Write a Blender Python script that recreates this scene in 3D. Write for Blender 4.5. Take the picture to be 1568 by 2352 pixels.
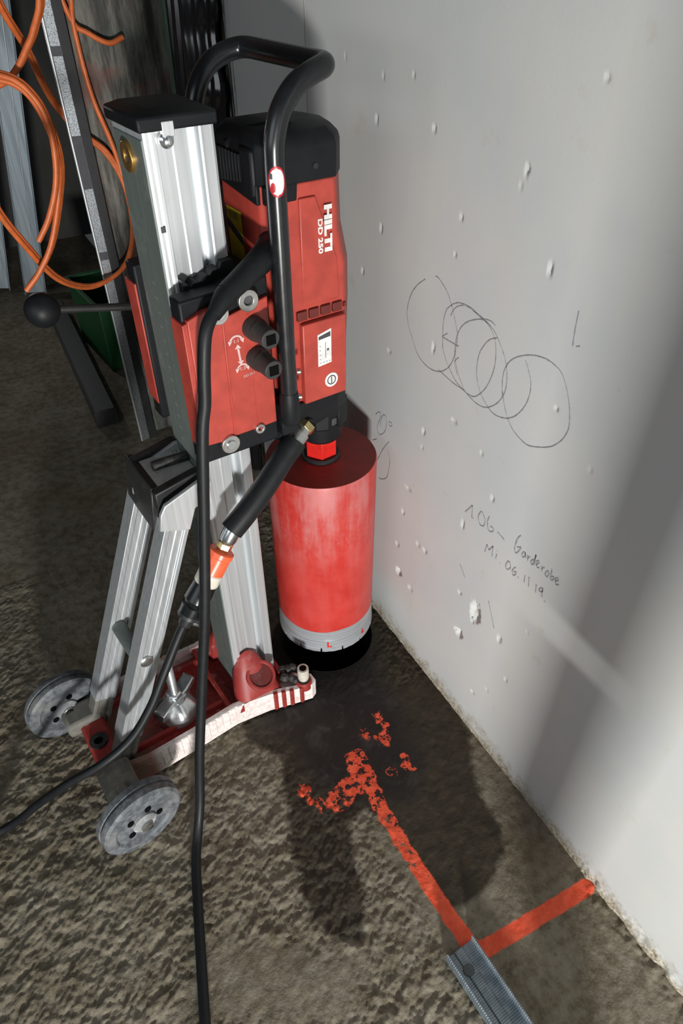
import bpy, bmesh, math, random
import numpy as np
from mathutils import Vector, Matrix

for _o in list(bpy.data.objects):
    bpy.data.objects.remove(_o)
scene = bpy.context.scene
COL = scene.collection
R = math.radians

# ------------------------------------------------------------------ camera
# world: wall_right is the plane X = 0.135, Y runs along it, the core bit's axis is the origin
PITCH, ROLL, YAW, FPX = R(40.6), R(-0.3), R(29.2), 1550.0
cam_d = bpy.data.cameras.new('camera')
cam_o = bpy.data.objects.new('camera', cam_d)
COL.objects.link(cam_o)
_fw = Vector((math.sin(YAW) * math.cos(PITCH), math.cos(YAW) * math.cos(PITCH), -math.sin(PITCH)))
_rt = Vector((math.cos(YAW), -math.sin(YAW), 0))
_up = _rt.cross(_fw)
_r2 = _rt * math.cos(ROLL) + _up * math.sin(ROLL)
_u2 = -_rt * math.sin(ROLL) + _up * math.cos(ROLL)
_m = Matrix((( _r2.x, _u2.x, -_fw.x), (_r2.y, _u2.y, -_fw.y), (_r2.z, _u2.z, -_fw.z))).to_4x4()
_m.translation = Vector((-0.449, -0.877, 1.205))
cam_o.matrix_world = _m
cam_d.sensor_fit = 'VERTICAL'
cam_d.sensor_height = 36.0
cam_d.sensor_width = 24.0
cam_d.lens = 36.0 * FPX / 2352.0
cam_d.clip_start = 0.01
scene.camera = cam_o

# ------------------------------------------------------------------ world, lamp, exposure
w = bpy.data.worlds.new('room_ambient')
scene.world = w
w.use_nodes = True
w.node_tree.nodes['Background'].inputs[0].default_value = (0.80, 0.92, 1.0, 1)
w.node_tree.nodes['Background'].inputs[1].default_value = 0.045

def lamp(name, loc, target, power, size, color=(1, 1, 1), spread=180):
    d = bpy.data.lights.new(name, 'AREA')
    d.shape = 'RECTANGLE'
    d.size, d.size_y = size
    d.energy = power
    d.color = color
    d.spread = R(spread)
    o = bpy.data.objects.new(name, d)
    COL.objects.link(o)
    o.location = loc
    o.rotation_euler = (Vector(target) - Vector(loc)).to_track_quat('-Z', 'Y').to_euler()
    return o

# low building-site floodlight standing on the floor behind the photographer
lamp('site_floodlight', (-1.0, -2.4, 0.42), (0.0, 0.0, 0.62), 78, (0.21, 0.17), (1.0, 0.985, 0.95))
# added soft cool fill from the left that brightens the wall, no source seen
lamp('left_wall_fill', (-2.3, -1.2, 1.45), (0.135, 0.0, 0.70), 13, (1.5, 0.9), (0.88, 0.95, 1.0))
# added small light beyond the doorway, meant for a glint on the black coat
lamp('far_glint_light', (-0.47, 2.45, 0.93), (0.135, 0.80, 1.05), 2.2, (0.05, 0.13), (1.0, 0.98, 0.95))

scene.view_settings.view_transform = 'Standard'
scene.view_settings.look = 'None'
scene.view_settings.gamma = 1.0
scene.view_settings.use_curve_mapping = False
scene.view_settings.exposure = 0.0

# ------------------------------------------------------------------ materials
class NT:
    """small node-tree helper"""
    def __init__(s, name):
        s.mat = bpy.data.materials.new(name)
        s.mat.use_nodes = True
        s.nt = s.mat.node_tree
        s.b = s.nt.nodes['Principled BSDF']
    def n(s, typ, **kw):
        x = s.nt.nodes.new(typ)
        for k, v in kw.items():
            setattr(x, k, v)
        return x
    def put(s, node, key, val):
        if val is None:
            return
        sock = node.inputs[key]
        if hasattr(val, 'is_output'):
            s.nt.links.new(val, sock)
        else:
            if isinstance(val, (tuple, list)) and sock.type == 'RGBA' and len(val) == 3:
                val = (*val, 1)
            sock.default_value = val
    def coord(s, kind='Object', scale=None, rot=None):
        o = s.n('ShaderNodeTexCoord').outputs[kind]
        if scale or rot:
            m = s.n('ShaderNodeMapping')
            s.put(m, 'Vector', o)
            if scale: m.inputs['Scale'].default_value = scale
            if rot: m.inputs['Rotation'].default_value = rot
            o = m.outputs[0]
        return o
    def pos(s):
        return s.n('ShaderNodeNewGeometry').outputs['Position']
    def noise(s, scale=5, detail=4, rough=.55, vec=None, dist=0):
        x = s.n('ShaderNodeTexNoise')
        s.put(x, 'Vector', vec)
        x.inputs['Scale'].default_value = scale
        x.inputs['Detail'].default_value = detail
        x.inputs['Roughness'].default_value = rough
        x.inputs['Distortion'].default_value = dist
        return x.outputs['Fac']
    def voro(s, scale, vec=None, feature='F1', out='Distance'):
        x = s.n('ShaderNodeTexVoronoi', feature=feature)
        s.put(x, 'Vector', vec)
        x.inputs['Scale'].default_value = scale
        return x.outputs[out]
    def rng(s, v, a, b, c=0.0, d=1.0, smooth=True):
        x = s.n('ShaderNodeMapRange', interpolation_type='SMOOTHSTEP' if smooth else 'LINEAR')
        s.put(x, 'Value', v)
        for k, q in zip(('From Min', 'From Max', 'To Min', 'To Max'), (a, b, c, d)):
            s.put(x, k, q)
        return x.outputs[0]
    def math(s, op, a, b=None, clamp=False):
        x = s.n('ShaderNodeMath', operation=op, use_clamp=clamp)
        s.put(x, 0, a)
        if b is not None: s.put(x, 1, b)
        return x.outputs[0]
    def mix(s, f, a, b):
        x = s.n('ShaderNodeMix', data_type='RGBA')
        s.put(x, 0, f); s.put(x, 6, a); s.put(x, 7, b)
        return x.outputs[2]
    def mixf(s, f, a, b):
        x = s.n('ShaderNodeMix', data_type='FLOAT')
        s.put(x, 0, f); s.put(x, 2, a); s.put(x, 3, b)
        return x.outputs[0]
    def sep(s, v):
        x = s.n('ShaderNodeSeparateXYZ'); s.put(x, 0, v); return x.outputs
    def attr(s, name):
        return s.n('ShaderNodeAttribute', attribute_name=name).outputs['Fac']
    def ramp(s, v, stops):
        x = s.n('ShaderNodeValToRGB')
        s.put(x, 0, v)
        e = x.color_ramp.elements
        while len(e) < len(stops): e.new(0.5)
        for q, (p, c) in zip(e, stops):
            q.position = p; q.color = (*c, 1)
        return x.outputs[0]
    def bump(s, h, strength=.3, dist=.002):
        x = s.n('ShaderNodeBump')
        x.inputs['Strength'].default_value = strength
        x.inputs['Distance'].default_value = dist
        s.put(x, 'Height', h)
        s.nt.links.new(x.outputs[0], s.b.inputs['Normal'])
    def set(s, color=None, rough=None, metal=None, spec=None, **kw):
        s.put(s.b, 'Base Color', color); s.put(s.b, 'Roughness', rough); s.put(s.b, 'Metallic', metal)
        s.put(s.b, 'Specular IOR Level', spec)
        for k, v in kw.items(): s.put(s.b, k.replace('_', ' '), v)
        return s.mat

def plain(name, color, rough=.5, metal=0.0, wear=0.0, wear_col=(.55, .52, .47), scale=60, spec=.5, bump=0.0):
    t = NT(name)
    v = t.coord()
    c = color
    nz = t.noise(scale, 5, .6, v)
    c2 = tuple(x * .8 for x in color)
    cc = t.mix(t.rng(nz, .35, .65), c2, c)
    r = t.mixf(nz, max(0, rough - .08), min(1, rough + .08))
    if wear:
        nz2 = t.noise(scale * .35, 6, .7, v)
        f = t.rng(nz2, .62 - .25 * wear, .72 - .1 * wear)
        f = t.math('MULTIPLY', f, min(1, wear * 1.2))
        cc = t.mix(f, cc, wear_col)
    if bump:
        t.bump(t.noise(scale * 3, 3, .6, v), bump, .001)
    return t.set(cc, r, metal, spec)

M = {}
M['alu'] = None
def alu(name, base=(.72, .75, .77), rough=.38, dirt=.2, metal=.6, stretch=(220, 220, 3)):
    t = NT(name)
    v = t.coord('Object', stretch)
    fine = t.noise(1.0, 3, .6, v)
    blot = t.noise(22, 6, .65, t.coord())
    c = t.mix(t.rng(fine, .3, .7), tuple(x * .86 for x in base), base)
    d = t.rng(blot, .55, .72)
    c = t.mix(t.math('MULTIPLY', d, dirt), c, (.45, .44, .42))
    r = t.math('ADD', t.mixf(fine, rough - .07, rough + .07), t.math('MULTIPLY', d, .25 * dirt))
    return t.set(c, r, metal)
M['alu'] = alu('brushed_aluminium')
M['alu_dirty'] = alu('dusty_aluminium', (.53, .56, .58), .42, .35)
M['alu_dull'] = alu('dull_anodised_aluminium', (.17, .20, .185), .5, .2, .35)
M['zinc'] = plain('zinc_plated_steel', (.70, .73, .75), .25, .95, .15, scale=40)
M['steel'] = plain('steel', (.62, .62, .60), .3, .95, .2, scale=60)
M['brass'] = plain('brass', (.62, .36, .11), .34, .9, .15, (.2, .12, .05), scale=80)
M['gold_brass'] = plain('bright_brass', (.82, .66, .32), .22, .95, scale=80)
M['black'] = plain('black_plastic', (.008, .009, .011), .5, 0, .06, (.04, .04, .04), scale=45, spec=.25)
M['black_gloss'] = plain('black_gloss_tube', (.010, .011, .013), .27, 0, 0, scale=45)
M['rubber'] = plain('black_rubber', (.008, .009, .0105), .5, 0, .12, (.06, .06, .06), scale=70, spec=.3)
M['dark_metal'] = plain('dark_grey_metal', (.04, .041, .042), .45, .5, .25, (.2, .19, .17), scale=40)
M['red'] = plain('red_plastic', (.44, .056, .039), .42, 0, 0, scale=30)
M['red_bright'] = plain('bright_red_paint', (.66, .022, .016), .32, 0, 0, scale=50)
M['red_dark'] = plain('dusty_red_casting', (.30, .028, .022), .55, 0, .35, (.45, .36, .33), scale=50)
M['white'] = plain('white_print', (.80, .78, .76), .5)
M['label_white'] = plain('white_label', (.82, .82, .80), .4)
M['label_dark'] = plain('label_print', (.06, .06, .07), .5)
M['yellow'] = plain('yellow_sticker', (.74, .62, .02), .45)
M['orange_plastic'] = plain('orange_plastic', (.85, .13, .05), .35)
M['cream_plastic'] = plain('pale_plastic', (.62, .58, .50), .5, 0, .3, (.25, .22, .18))
M['orange_cable'] = plain('orange_cable_sheath', (.74, .17, .045), .42, 0, .1, (.35, .1, .04))
M['green'] = plain('dark_green_plastic', (.005, .065, .016), .55)
M['grey_dust'] = plain('dusty_grey_plastic', (.15, .145, .125), .7, 0, .4, (.33, .31, .26), scale=60)
M['wood'] = plain('raw_timber', (.36, .25, .14), .7, 0, .2, scale=30)
M['pit'] = plain('broken_plaster', (.50, .49, .45), .9, scale=200)

# red barrel with milky wear on its upper part
t = NT('worn_red_barrel')
v = t.coord()
sz = t.sep(v)
streak = t.noise(1, 5, .65, t.coord('Object', (38, 38, 7)))
blot = t.noise(11, 6, .65, v)
fine = t.noise(160, 3, .6, v)
up = t.rng(sz[2], .27, .40)
band = t.math('MULTIPLY', t.rng(sz[2], .345, .365), t.rng(sz[2], .405, .375))
haze = t.math('MULTIPLY', t.rng(t.math('ADD', streak, t.math('MULTIPLY', blot, .6)), .66, 1.02), t.mixf(up, .15, .85))
haze = t.math('MAXIMUM', haze, t.math('MULTIPLY', band, t.rng(fine, .45, .7, 0, .4)))
haze = t.math('MAXIMUM', haze, t.rng(fine, .70, .8, 0, .25))
c = t.mix(t.rng(blot, .35, .65), (.45, .030, .022), (.52, .044, .034))
c = t.mix(t.math('MULTIPLY', haze, .8), c, (.47, .19, .19))
t.bump(fine, .12, .0006)
M['barrel'] = t.set(c, t.mixf(haze, .36, .6), 0)
M['bit_top'] = plain('dark_red_steel_lid', (.30, .030, .022), .5, 0, .12, (.4, .12, .1), scale=40)
t = NT('turned_bit_steel')
sz = t.sep(t.coord())
rg = t.noise(1, 2, .5, t.coord('Object', (6, 6, 900)))
c = t.mix(t.rng(rg, .35, .65), (.40, .425, .45), (.60, .63, .66))
c = t.mix(t.rng(t.noise(30, 5, .6, t.coord()), .55, .7), c, (.36, .38, .40))
M['bit_steel'] = t.set(c, .36, .5)

# base casting: red, caked with pale cement slurry on the outer side walls
t = NT('slurry_caked_red_casting')
v = t.coord()
sz = t.sep(v)
n1 = t.noise(28, 6, .65, v); n2 = t.noise(9, 4, .6, v); n3 = t.noise(110, 3, .6, v)
side = t.rng(t.math('ABSOLUTE', sz[1]), .076, .092)
f = t.math('MULTIPLY', side, t.rng(t.math('ADD', n1, t.math('MULTIPLY', n2, .5)), .36, .62))
f = t.math('MULTIPLY', f, t.rng(sz[0], -.455, -.43))
f = t.math('MAXIMUM', f, t.rng(n1, .60, .75, 0, .45))
mud = t.math('MULTIPLY', t.rng(sz[0], -.40, -.47), t.rng(n2, .30, .55))
c = t.mix(t.rng(n3, .3, .7), (.22, .016, .014), (.36, .040, .032))
c = t.mix(f, c, t.mix(t.rng(n3, .35, .65), (.66, .56, .54), (.80, .75, .72)))
c = t.mix(t.math('MULTIPLY', mud, .75), c, (.16, .14, .105))
t.bump(n3, .35, .001)
M['base'] = t.set(c, .62, 0)

# wheels: grey rubber/plastic with scuffed dust
t = NT('scuffed_grey_wheel')
v = t.coord()
n1 = t.noise(70, 5, .65, v); n2 = t.noise(16, 4, .6, v)
c = t.mix(t.rng(n1, .4, .62), (.060, .068, .078), (.135, .147, .160))
c = t.mix(t.rng(n2, .52, .7, 0, .6), c, (.20, .20, .19))
t.bump(n1, .25, .0006)
M['wheel'] = t.set(c, .62, 0)

# perforated galvanised sheet
t = NT('perforated_galvanised_sheet')
v = t.coord('Object', (420, 420, 420))
vo = t.voro(1.0, v)
c = t.mix(t.rng(vo, .30, .42), (.13, .14, .15), (.50, .54, .58))
M['perf'] = t.set(c, .35, .9)
t = NT('galvanised_sheet')
v = t.coord('Object', (60, 60, 2))
n1 = t.noise(1, 4, .6, v)
c = t.mix(t.rng(n1, .35, .65), (.20, .245, .28), (.30, .35, .39))
t.bump(t.math('SINE', t.math('MULTIPLY', t.sep(t.coord())[1], 1900)), .25, .0006)
M['galv'] = t.set(c, .45, .6)

M['slot'] = plain('dark_red_recess', (.13, .014, .010), .6)
M['sticker_red'] = plain('sticker_red', (.50, .02, .03), .4)
M['print_pink'] = plain('worn_white_print', (.74, .52, .50), .5)
M['ruler_grey'] = plain('ruler_engraving', (.16, .175, .17), .6)
M['bore_black'] = plain('black_bore', (.004, .004, .004), .9, spec=.05)
M['bore_red'] = plain('dull_red_bore', (.12, .012, .010), .6, 0, .3, (.12, .12, .12))
M['hump'] = plain('scratched_red_casting', (.30, .030, .026), .5, 0, .45, (.40, .25, .24), scale=40)
M['slurry'] = plain('dried_slurry', (.045, .043, .040), .7, scale=120)
M['wheel_hub'] = plain('scuffed_hub', (.22, .23, .24), .6, 0, .6, (.60, .60, .58), scale=90)
M['galv_dark'] = plain('dull_galvanised_sheet', (.025, .026, .028), .5, .3)
M['hole_dull'] = plain('punched_patch', (.12, .14, .15), .6)
M['socket'] = plain('dark_grey_socket', (.030, .030, .029), .55)
M['shelf_grey'] = plain('lit_shelf_grey', (.50, .50, .48), .6)  # pale tone stands in for light falling on the bracket shelf

# ------------------------------------------------------------------ mesh builder
class MB:
    def __init__(s):
        s.v, s.f = [], []
    def add(s, vs, fs):
        b = len(s.v)
        s.v += [tuple(x) for x in vs]
        s.f += [tuple(b + i for i in f) for f in fs]
        return s
    def box(s, lo, hi, M4=None):
        x0, y0, z0 = lo; x1, y1, z1 = hi
        vs = [Vector(p) for p in ((x0,y0,z0),(x1,y0,z0),(x1,y1,z0),(x0,y1,z0),(x0,y0,z1),(x1,y0,z1),(x1,y1,z1),(x0,y1,z1))]
        if M4 is not None: vs = [M4 @ p for p in vs]
        return s.add(vs, [(3,2,1,0),(4,5,6,7),(0,1,5,4),(1,2,6,5),(2,3,7,6),(3,0,4,7)])
    def loft(s, rings, caps=True):
        n = len(rings[0]); b = []
        vs = [p for r in rings for p in r]
        fs = []
        for k in range(len(rings) - 1):
            for i in range(n):
                j = (i + 1) % n
                fs.append((k*n+i, k*n+j, (k+1)*n+j, (k+1)*n+i))
        if caps:
            fs.append(tuple(range(n))[::-1])
            fs.append(tuple((len(rings)-1)*n + i for i in range(n)))
        return s.add(vs, fs)
    def prism_z(s, poly, z0, z1, inset=None):
        return s.loft([[(x, y, z0) for x, y in poly], [(x, y, z1) for x, y in poly]])
    def prism_y(s, poly, y0, y1):          # polygon in (x, z), extruded along y
        return s.loft([[(x, y0, z) for x, z in poly], [(x, y1, z) for x, z in poly]])
    def prism_x(s, poly, x0, x1):          # polygon in (y, z)
        return s.loft([[(x0, y, z) for y, z in poly], [(x1, y, z) for y, z in poly]])
    @staticmethod
    def frame(d):
        d = Vector(d).normalized()
        a = Vector((0, 0, 1)) if abs(d.z) < .9 else Vector((1, 0, 0))
        x = d.cross(a).normalized()
        return x, d.cross(x).normalized()
    def cyl(s, p0, p1, r0, r1=None, n=24, caps=True, phase=0.0):
        r1 = r0 if r1 is None else r1
        return s.turn(p0, p1, [(0, r0), (1, r1)], n, caps, phase)
    def turn(s, p0, p1, prof, n=24, caps=True, phase=0.0):
        """surface of revolution about p0->p1; prof = (fraction along axis, radius)"""
        p0, p1 = Vector(p0), Vector(p1)
        x, y = s.frame(p1 - p0)
        rings = []
        for tt, r in prof:
            c = p0.lerp(p1, tt)
            rings.append([c + x * (r * math.cos(phase + 2*math.pi*i/n)) + y * (r * math.sin(phase + 2*math.pi*i/n)) for i in range(n)])
        return s.loft(rings, caps)
    def ring(s, c, axis, r_out, r_in, h, n=28):
        c = Vector(c); a = Vector(axis).normalized()
        x, y = s.frame(a)
        rings = []
        for r, k in ((r_in, 0), (r_out, 0), (r_out, 1), (r_in, 1), (r_in, 0)):
            rings.append([c + a*(h*k) + x*(r*math.cos(2*math.pi*i/n)) + y*(r*math.sin(2*math.pi*i/n)) for i in range(n)])
        return s.loft(rings, False)
    def tube(s, pts, r, n=12, caps=True):
        pts = [Vector(p) for p in pts]
        rr = r if isinstance(r, (list, tuple)) else [r] * len(pts)
        rings = []
        x = None
        for i, p in enumerate(pts):
            d = (pts[min(i+1, len(pts)-1)] - pts[max(i-1, 0)]).normalized()
            if x is None:
                x, y = s.frame(d)
            else:
                x = (x - d * x.dot(d)).normalized(); y = d.cross(x)
            rings.append([p + x*(rr[i]*math.cos(2*math.pi*k/n)) + y*(rr[i]*math.sin(2*math.pi*k/n)) for k in range(n)])
        return s.loft(rings, caps)
    def sphere(s, c, r, n=20, m=12):
        c = Vector(c)
        rings = []
        for j in range(1, m):
            a = math.pi * j / m
            rings.append([c + Vector((r*math.sin(a)*math.cos(2*math.pi*i/n), r*math.sin(a)*math.sin(2*math.pi*i/n), -r*math.cos(a))) for i in range(n)])
        return s.loft(rings, True)
    def build(s, name, mat, parent=None, bevel=0.0, angle=38, segs=2, label=None):
        me = bpy.data.meshes.new(name)
        me.from_pydata(s.v, [], s.f)
        bm = bmesh.new(); bm.from_mesh(me)
        bmesh.ops.recalc_face_normals(bm, faces=bm.faces)
        bm.to_mesh(me); bm.free()
        me.shade_smooth()
        me.set_sharp_from_angle(angle=R(angle))
        o = bpy.data.objects.new(name, me)
        COL.objects.link(o)
        me.materials.append(M[mat] if isinstance(mat, str) else mat)
        if parent is not None: o.parent = parent
        if bevel:
            b = o.modifiers.new('bevel', 'BEVEL')
            b.width = bevel; b.segments = segs; b.limit_method = 'ANGLE'; b.angle_limit = R(32)
            b.harden_normals = False
        if label: o['label'] = label
        return o

def smooth(pts, k=6):
    """Catmull-Rom through the points"""
    P = [Vector(p) for p in pts]
    P = [P[0] * 2 - P[1]] + P + [P[-1] * 2 - P[-2]]
    out = []
    for i in range(1, len(P) - 2):
        a, b, c, d = P[i-1:i+3]
        for j in range(k):
            t_ = j / k
            out.append(.5 * ((2*b) + (c - a)*t_ + (2*a - 5*b + 4*c - d)*t_*t_ + (3*b - a - 3*c + d)*t_**3))
    out.append(P[-2].copy())
    return out

def thing(name, label, cat, loc=(0, 0, 0), rz=0.0, group=None):
    o = bpy.data.objects.new(name, None)
    COL.objects.link(o)
    o.location = loc; o.rotation_euler = (0, 0, rz)
    o.empty_display_size = .05
    return tag(o, label, cat, group)
def tag(o, label, cat, group=None, kind=None):
    o['label'] = label
    if cat: o['category'] = cat
    if group: o['group'] = group
    if kind: o['kind'] = kind
    return o
def struct(o, label):
    o['kind'] = 'structure'; o['label'] = label
    return o

def text(name, s, mat, parent, origin, tx, ty, size, bold=0.0, extrude=.0002, sx=1.0, align='CENTER'):
    cu = bpy.data.curves.new(name, 'FONT')
    cu.body = s; cu.size = 1.0; cu.offset = bold; cu.extrude = extrude / size
    cu.align_x = align; cu.align_y = 'CENTER'
    tmp = bpy.data.objects.new(name + '_tmp', cu)
    COL.objects.link(tmp)
    dg = bpy.context.evaluated_depsgraph_get()
    me = bpy.data.meshes.new_from_object(tmp.evaluated_get(dg))
    bpy.data.objects.remove(tmp)
    tx, ty = Vector(tx).normalized(), Vector(ty).normalized()
    nn = tx.cross(ty)
    mm = Matrix(((tx.x*size*sx, ty.x*size, nn.x*size), (tx.y*size*sx, ty.y*size, nn.y*size), (tx.z*size*sx, ty.z*size, nn.z*size))).to_4x4()
    mm.translation = Vector(origin)
    me.transform(mm)
    me.name = name
    o = bpy.data.objects.new(name, me)
    COL.objects.link(o)
    me.materials.clear(); me.materials.append(M[mat])
    o.parent = parent
    return o

# ------------------------------------------------------------------ numpy noise
_rs = np.random.RandomState(7)
_lat = _rs.rand(256, 256)
def vnoise(x, y):
    xi, yi = np.floor(x).astype(int), np.floor(y).astype(int)
    fx, fy = x - xi, y - yi
    fx = fx*fx*(3-2*fx); fy = fy*fy*(3-2*fy)
    a = _lat[xi % 256, yi % 256]; b = _lat[(xi+1) % 256, yi % 256]
    c = _lat[xi % 256, (yi+1) % 256]; d = _lat[(xi+1) % 256, (yi+1) % 256]
    return (a*(1-fx)+b*fx)*(1-fy) + (c*(1-fx)+d*fx)*fy
def fbm(x, y, o=4, g=.5):
    s, a, t_ = 0, 1, 0
    for i in range(o):
        s = s + a*vnoise(x*2**i + 17.3*i, y*2**i + 5.1*i); t_ += a; a *= g
    return s / t_
def sdist_poly(X, Y, poly):
    P = np.array(poly); d = np.full(X.shape, 1e9); ins = np.zeros(X.shape, bool)
    for i in range(len(P)):
        a, b = P[i], P[(i+1) % len(P)]
        ex, ey = b - a
        tt = np.clip(((X-a[0])*ex + (Y-a[1])*ey) / (ex*ex+ey*ey+1e-12), 0, 1)
        d = np.minimum(d, np.hypot(X-a[0]-tt*ex, Y-a[1]-tt*ey))
        c = ((a[1] > Y) != (b[1] > Y)) & (X < (b[0]-a[0])*(Y-a[1])/(b[1]-a[1]+1e-12) + a[0])
        ins ^= c
    return np.where(ins, d, -d)
def dist_line(X, Y, pts):
    P = np.array(pts); d = np.full(X.shape, 1e9)
    for a, b in zip(P[:-1], P[1:]):
        ex, ey = b - a
        tt = np.clip(((X-a[0])*ex + (Y-a[1])*ey) / (ex*ex+ey*ey+1e-12), 0, 1)
        d = np.minimum(d, np.hypot(X-a[0]-tt*ex, Y-a[1]-tt*ey))
    return d

# ================================================================== FLOOR
WALLX = 0.135
SCRIBBLE = [[(-89,820), (-69,803), (-55,783), (-48,757), (-53,736), (-64,720), (-82,698), (-100,690), (-122,688), (-145,695), (-163,710), (-173,729),
    (-176,747), (-176,767), (-167,787), (-154,807), (-141,821), (-120,832), (-113,832)], [(-156,789), (-161,800), (-172,810), (-188,816), (-206,815),
    (-226,812), (-241,806), (-253,795), (-259,780), (-261,758), (-256,734), (-247,714), (-230,695), (-212,691)], [(-143,750), (-141,772), (-145,793),
    (-158,807), (-174,815), (-198,817), (-220,812), (-239,815), (-250,813)], [(-143,750), (-147,732), (-162,714), (-184,698), (-208,692), (-231,687),
    (-252,689), (-270,701), (-283,718), (-289,738), (-286,760), (-277,779), (-262,795), (-247,806), (-227,811), (-208,804), (-189,791), (-178,775),
    (-174,756), (-176,733), (-190,709), (-208,692)], [(-258,799), (-244,790), (-234,777), (-227,761), (-226,741), (-230,723), (-242,706), (-258,695),
    (-276,690), (-298,696), (-315,709), (-328,730), (-333,751), (-331,768), (-323,782), (-315,792)], [(-285,724), (-280,748), (-282,767), (-291,782),
    (-306,794), (-326,804), (-348,809), (-367,807), (-379,801), (-390,787), (-400,768), (-406,747), (-405,733), (-399,718), (-386,702), (-366,689),
    (-347,681), (-328,683), (-313,689), (-301,700), (-291,715), (-284,731)], [(-142,752), (-153,761)], [(-144,751), (-167,752), (-182,753)],
    [(-185,737), (-177,726), (-186,709)], [(-141,696), (-178,692), (-204,693)], [(-380,883), (-381,861), (-383,841)], [(-388,843), (-393,846)],
    [(33,520), (23,531), (15,530), (19,516), (26,498), (23,486), (12,487), (-1,503), (-5,523), (-1,534), (7,533), (14,519), (16,504)], [(-12,530),
    (-20,531), (-23,528), (-17,522), (-12,525)], [(41,457), (27,468)], [(-16,488), (4,458), (22,421)], [(-12,468), (-21,452), (-20,426), (-14,403),
    (0,389), (14,382)]]
WRITING = [[(-247,488), (-261,512)], [(-261,512), (-264,488)], [(-266,490), (-268,489)], [(-282,515), (-278,501), (-284,490), (-293,493), (-294,506),
    (-286,515), (-282,515)], [(-302,520), (-300,507), (-304,495), (-310,494), (-316,501), (-312,505), (-308,503)], [(-325,505), (-341,502)],
    [(-371,535), (-366,523), (-365,502), (-370,498), (-375,509), (-376,515), (-369,509)], [(-384,513), (-381,506), (-383,501), (-387,506), (-386,513),
    (-389,505)], [(-392,512), (-394,503)], [(-393,508), (-397,513)], [(-404,514), (-400,507), (-402,502), (-405,507), (-406,525)], [(-406,525),
    (-407,505)], [(-411,509), (-415,516), (-413,519), (-410,513), (-413,506), (-418,509)], [(-421,515), (-423,507)], [(-422,511), (-426,517)],
    [(-432,515), (-430,507), (-434,505), (-436,511), (-434,516), (-432,515)], [(-439,525), (-441,507), (-445,508), (-446,515), (-441,512)],
    [(-450,510), (-454,516), (-452,519), (-449,513), (-452,506), (-457,510)], [(-306,447), (-308,465)], [(-308,465), (-314,458)], [(-314,458),
    (-321,472)], [(-321,472), (-323,452)], [(-332,464), (-332,454)], [(-331,470), (-332,470)], [(-342,453), (-343,453)], [(-357,470), (-355,457),
    (-360,454), (-365,463), (-362,471), (-357,470)], [(-375,473), (-370,461), (-373,454), (-378,459), (-378,465), (-373,460)], [(-383,459),
    (-385,458)], [(-396,473), (-397,460)], [(-404,477), (-407,460)], [(-420,476), (-422,461)], [(-430,479), (-427,471), (-431,470), (-434,478),
    (-431,480)], [(-432,479), (-435,463)], [(-441,461), (-443,460)], [(-254,373), (-270,356)], [(-335,357), (-359,313)]]
CHIPS = [(-0.308,0.303,0.0185,0.0276), (-0.278,0.214,0.0162,0.0119), (-0.375,0.301,0.0067,0.0105), (-0.001,0.666,0.0087,0.0047),
    (-0.19,0.631,0.0093,0.0037), (-0.38,0.756,0.0038,0.004), (-0.085,0.425,0.0114,0.0048), (-0.116,0.569,0.0041,0.0074), (-0.262,0.614,0.0032,0.0036),
    (-0.082,1.015,0.0038,0.0054), (-0.262,1.003,0.0042,0.0097), (-0.349,1.101,0.0026,0.0022), (0.037,0.857,0.0039,0.0078), (0.09,0.773,0.0045,0.0066),
    (-0.151,0.875,0.0029,0.0051), (-0.3,0.554,0.0044,0.0068), (-0.245,0.459,0.0039,0.0121), (-0.668,0.006,0.01,0.0176), (-0.074,0.197,0.0122,0.0108),
    (-0.119,0.186,0.0098,0.0083), (-0.063,0.265,0.0077,0.0068), (-0.131,0.32,0.0069,0.0063), (-0.153,0.321,0.0084,0.0062), (-0.263,0.311,0.006,0.006),
    (0.058,1.002,0.0024,0.0077), (-0.029,1.067,0.0022,0.0038), (-0.156,0.924,0.0022,0.0042), (-0.325,0.911,0.0022,0.0116),
    (-0.122,0.724,0.0023,0.0111), (-0.074,0.36,0.0053,0.0062), (-0.408,0.228,0.0042,0.005), (-0.341,0.105,0.0069,0.0046)]
WET_AND_SHADE = [(-0.265,-0.148), (-0.225,-0.224), (-0.248,-0.3), (-0.276,-0.375), (-0.3,-0.466), (-0.302,-0.509), (-0.282,-0.552), (-0.246,-0.578),
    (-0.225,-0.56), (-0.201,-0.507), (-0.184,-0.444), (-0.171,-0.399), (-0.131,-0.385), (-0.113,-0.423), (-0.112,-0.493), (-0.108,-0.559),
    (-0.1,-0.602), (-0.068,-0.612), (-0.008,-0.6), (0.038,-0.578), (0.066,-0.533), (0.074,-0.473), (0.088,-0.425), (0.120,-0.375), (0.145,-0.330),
    (0.150,-0.165), (0.150,0.050), (-0.064,0.116), (-0.143,0.016), (-0.228,-0.015)]  # wall-foot side: a shadow strip drawn in with the wet stain
CORE = [(-0.223,-0.138), (-0.202,-0.216), (-0.205,-0.296), (-0.183,-0.356), (-0.115,-0.412), (-0.04,-0.427), (0.013,-0.379), (0.04,-0.31),
    (0.062,-0.18), (0.098,-0.051), (-0.075,0.092), (-0.171,-0.022)]
SMOOTH = [(-0.543,-0.525), (-0.46,-0.448), (-0.326,-0.517), (-0.31,-0.547), (-0.242,-0.592), (-0.316,-0.653)]
LINE1 = [(-0.1,-0.35), (-0.105,-0.411), (-0.106,-0.483), (-0.104,-0.553), (-0.103,-0.607), (-0.099,-0.656)]
LINE2 = [(-0.101,-0.672), (-0.044,-0.676), (0.025,-0.68), (0.121,-0.685)]
ARROW = [(-0.096,-0.302), (-0.105,-0.342), (-0.139,-0.343), (-0.166,-0.351)]
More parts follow.
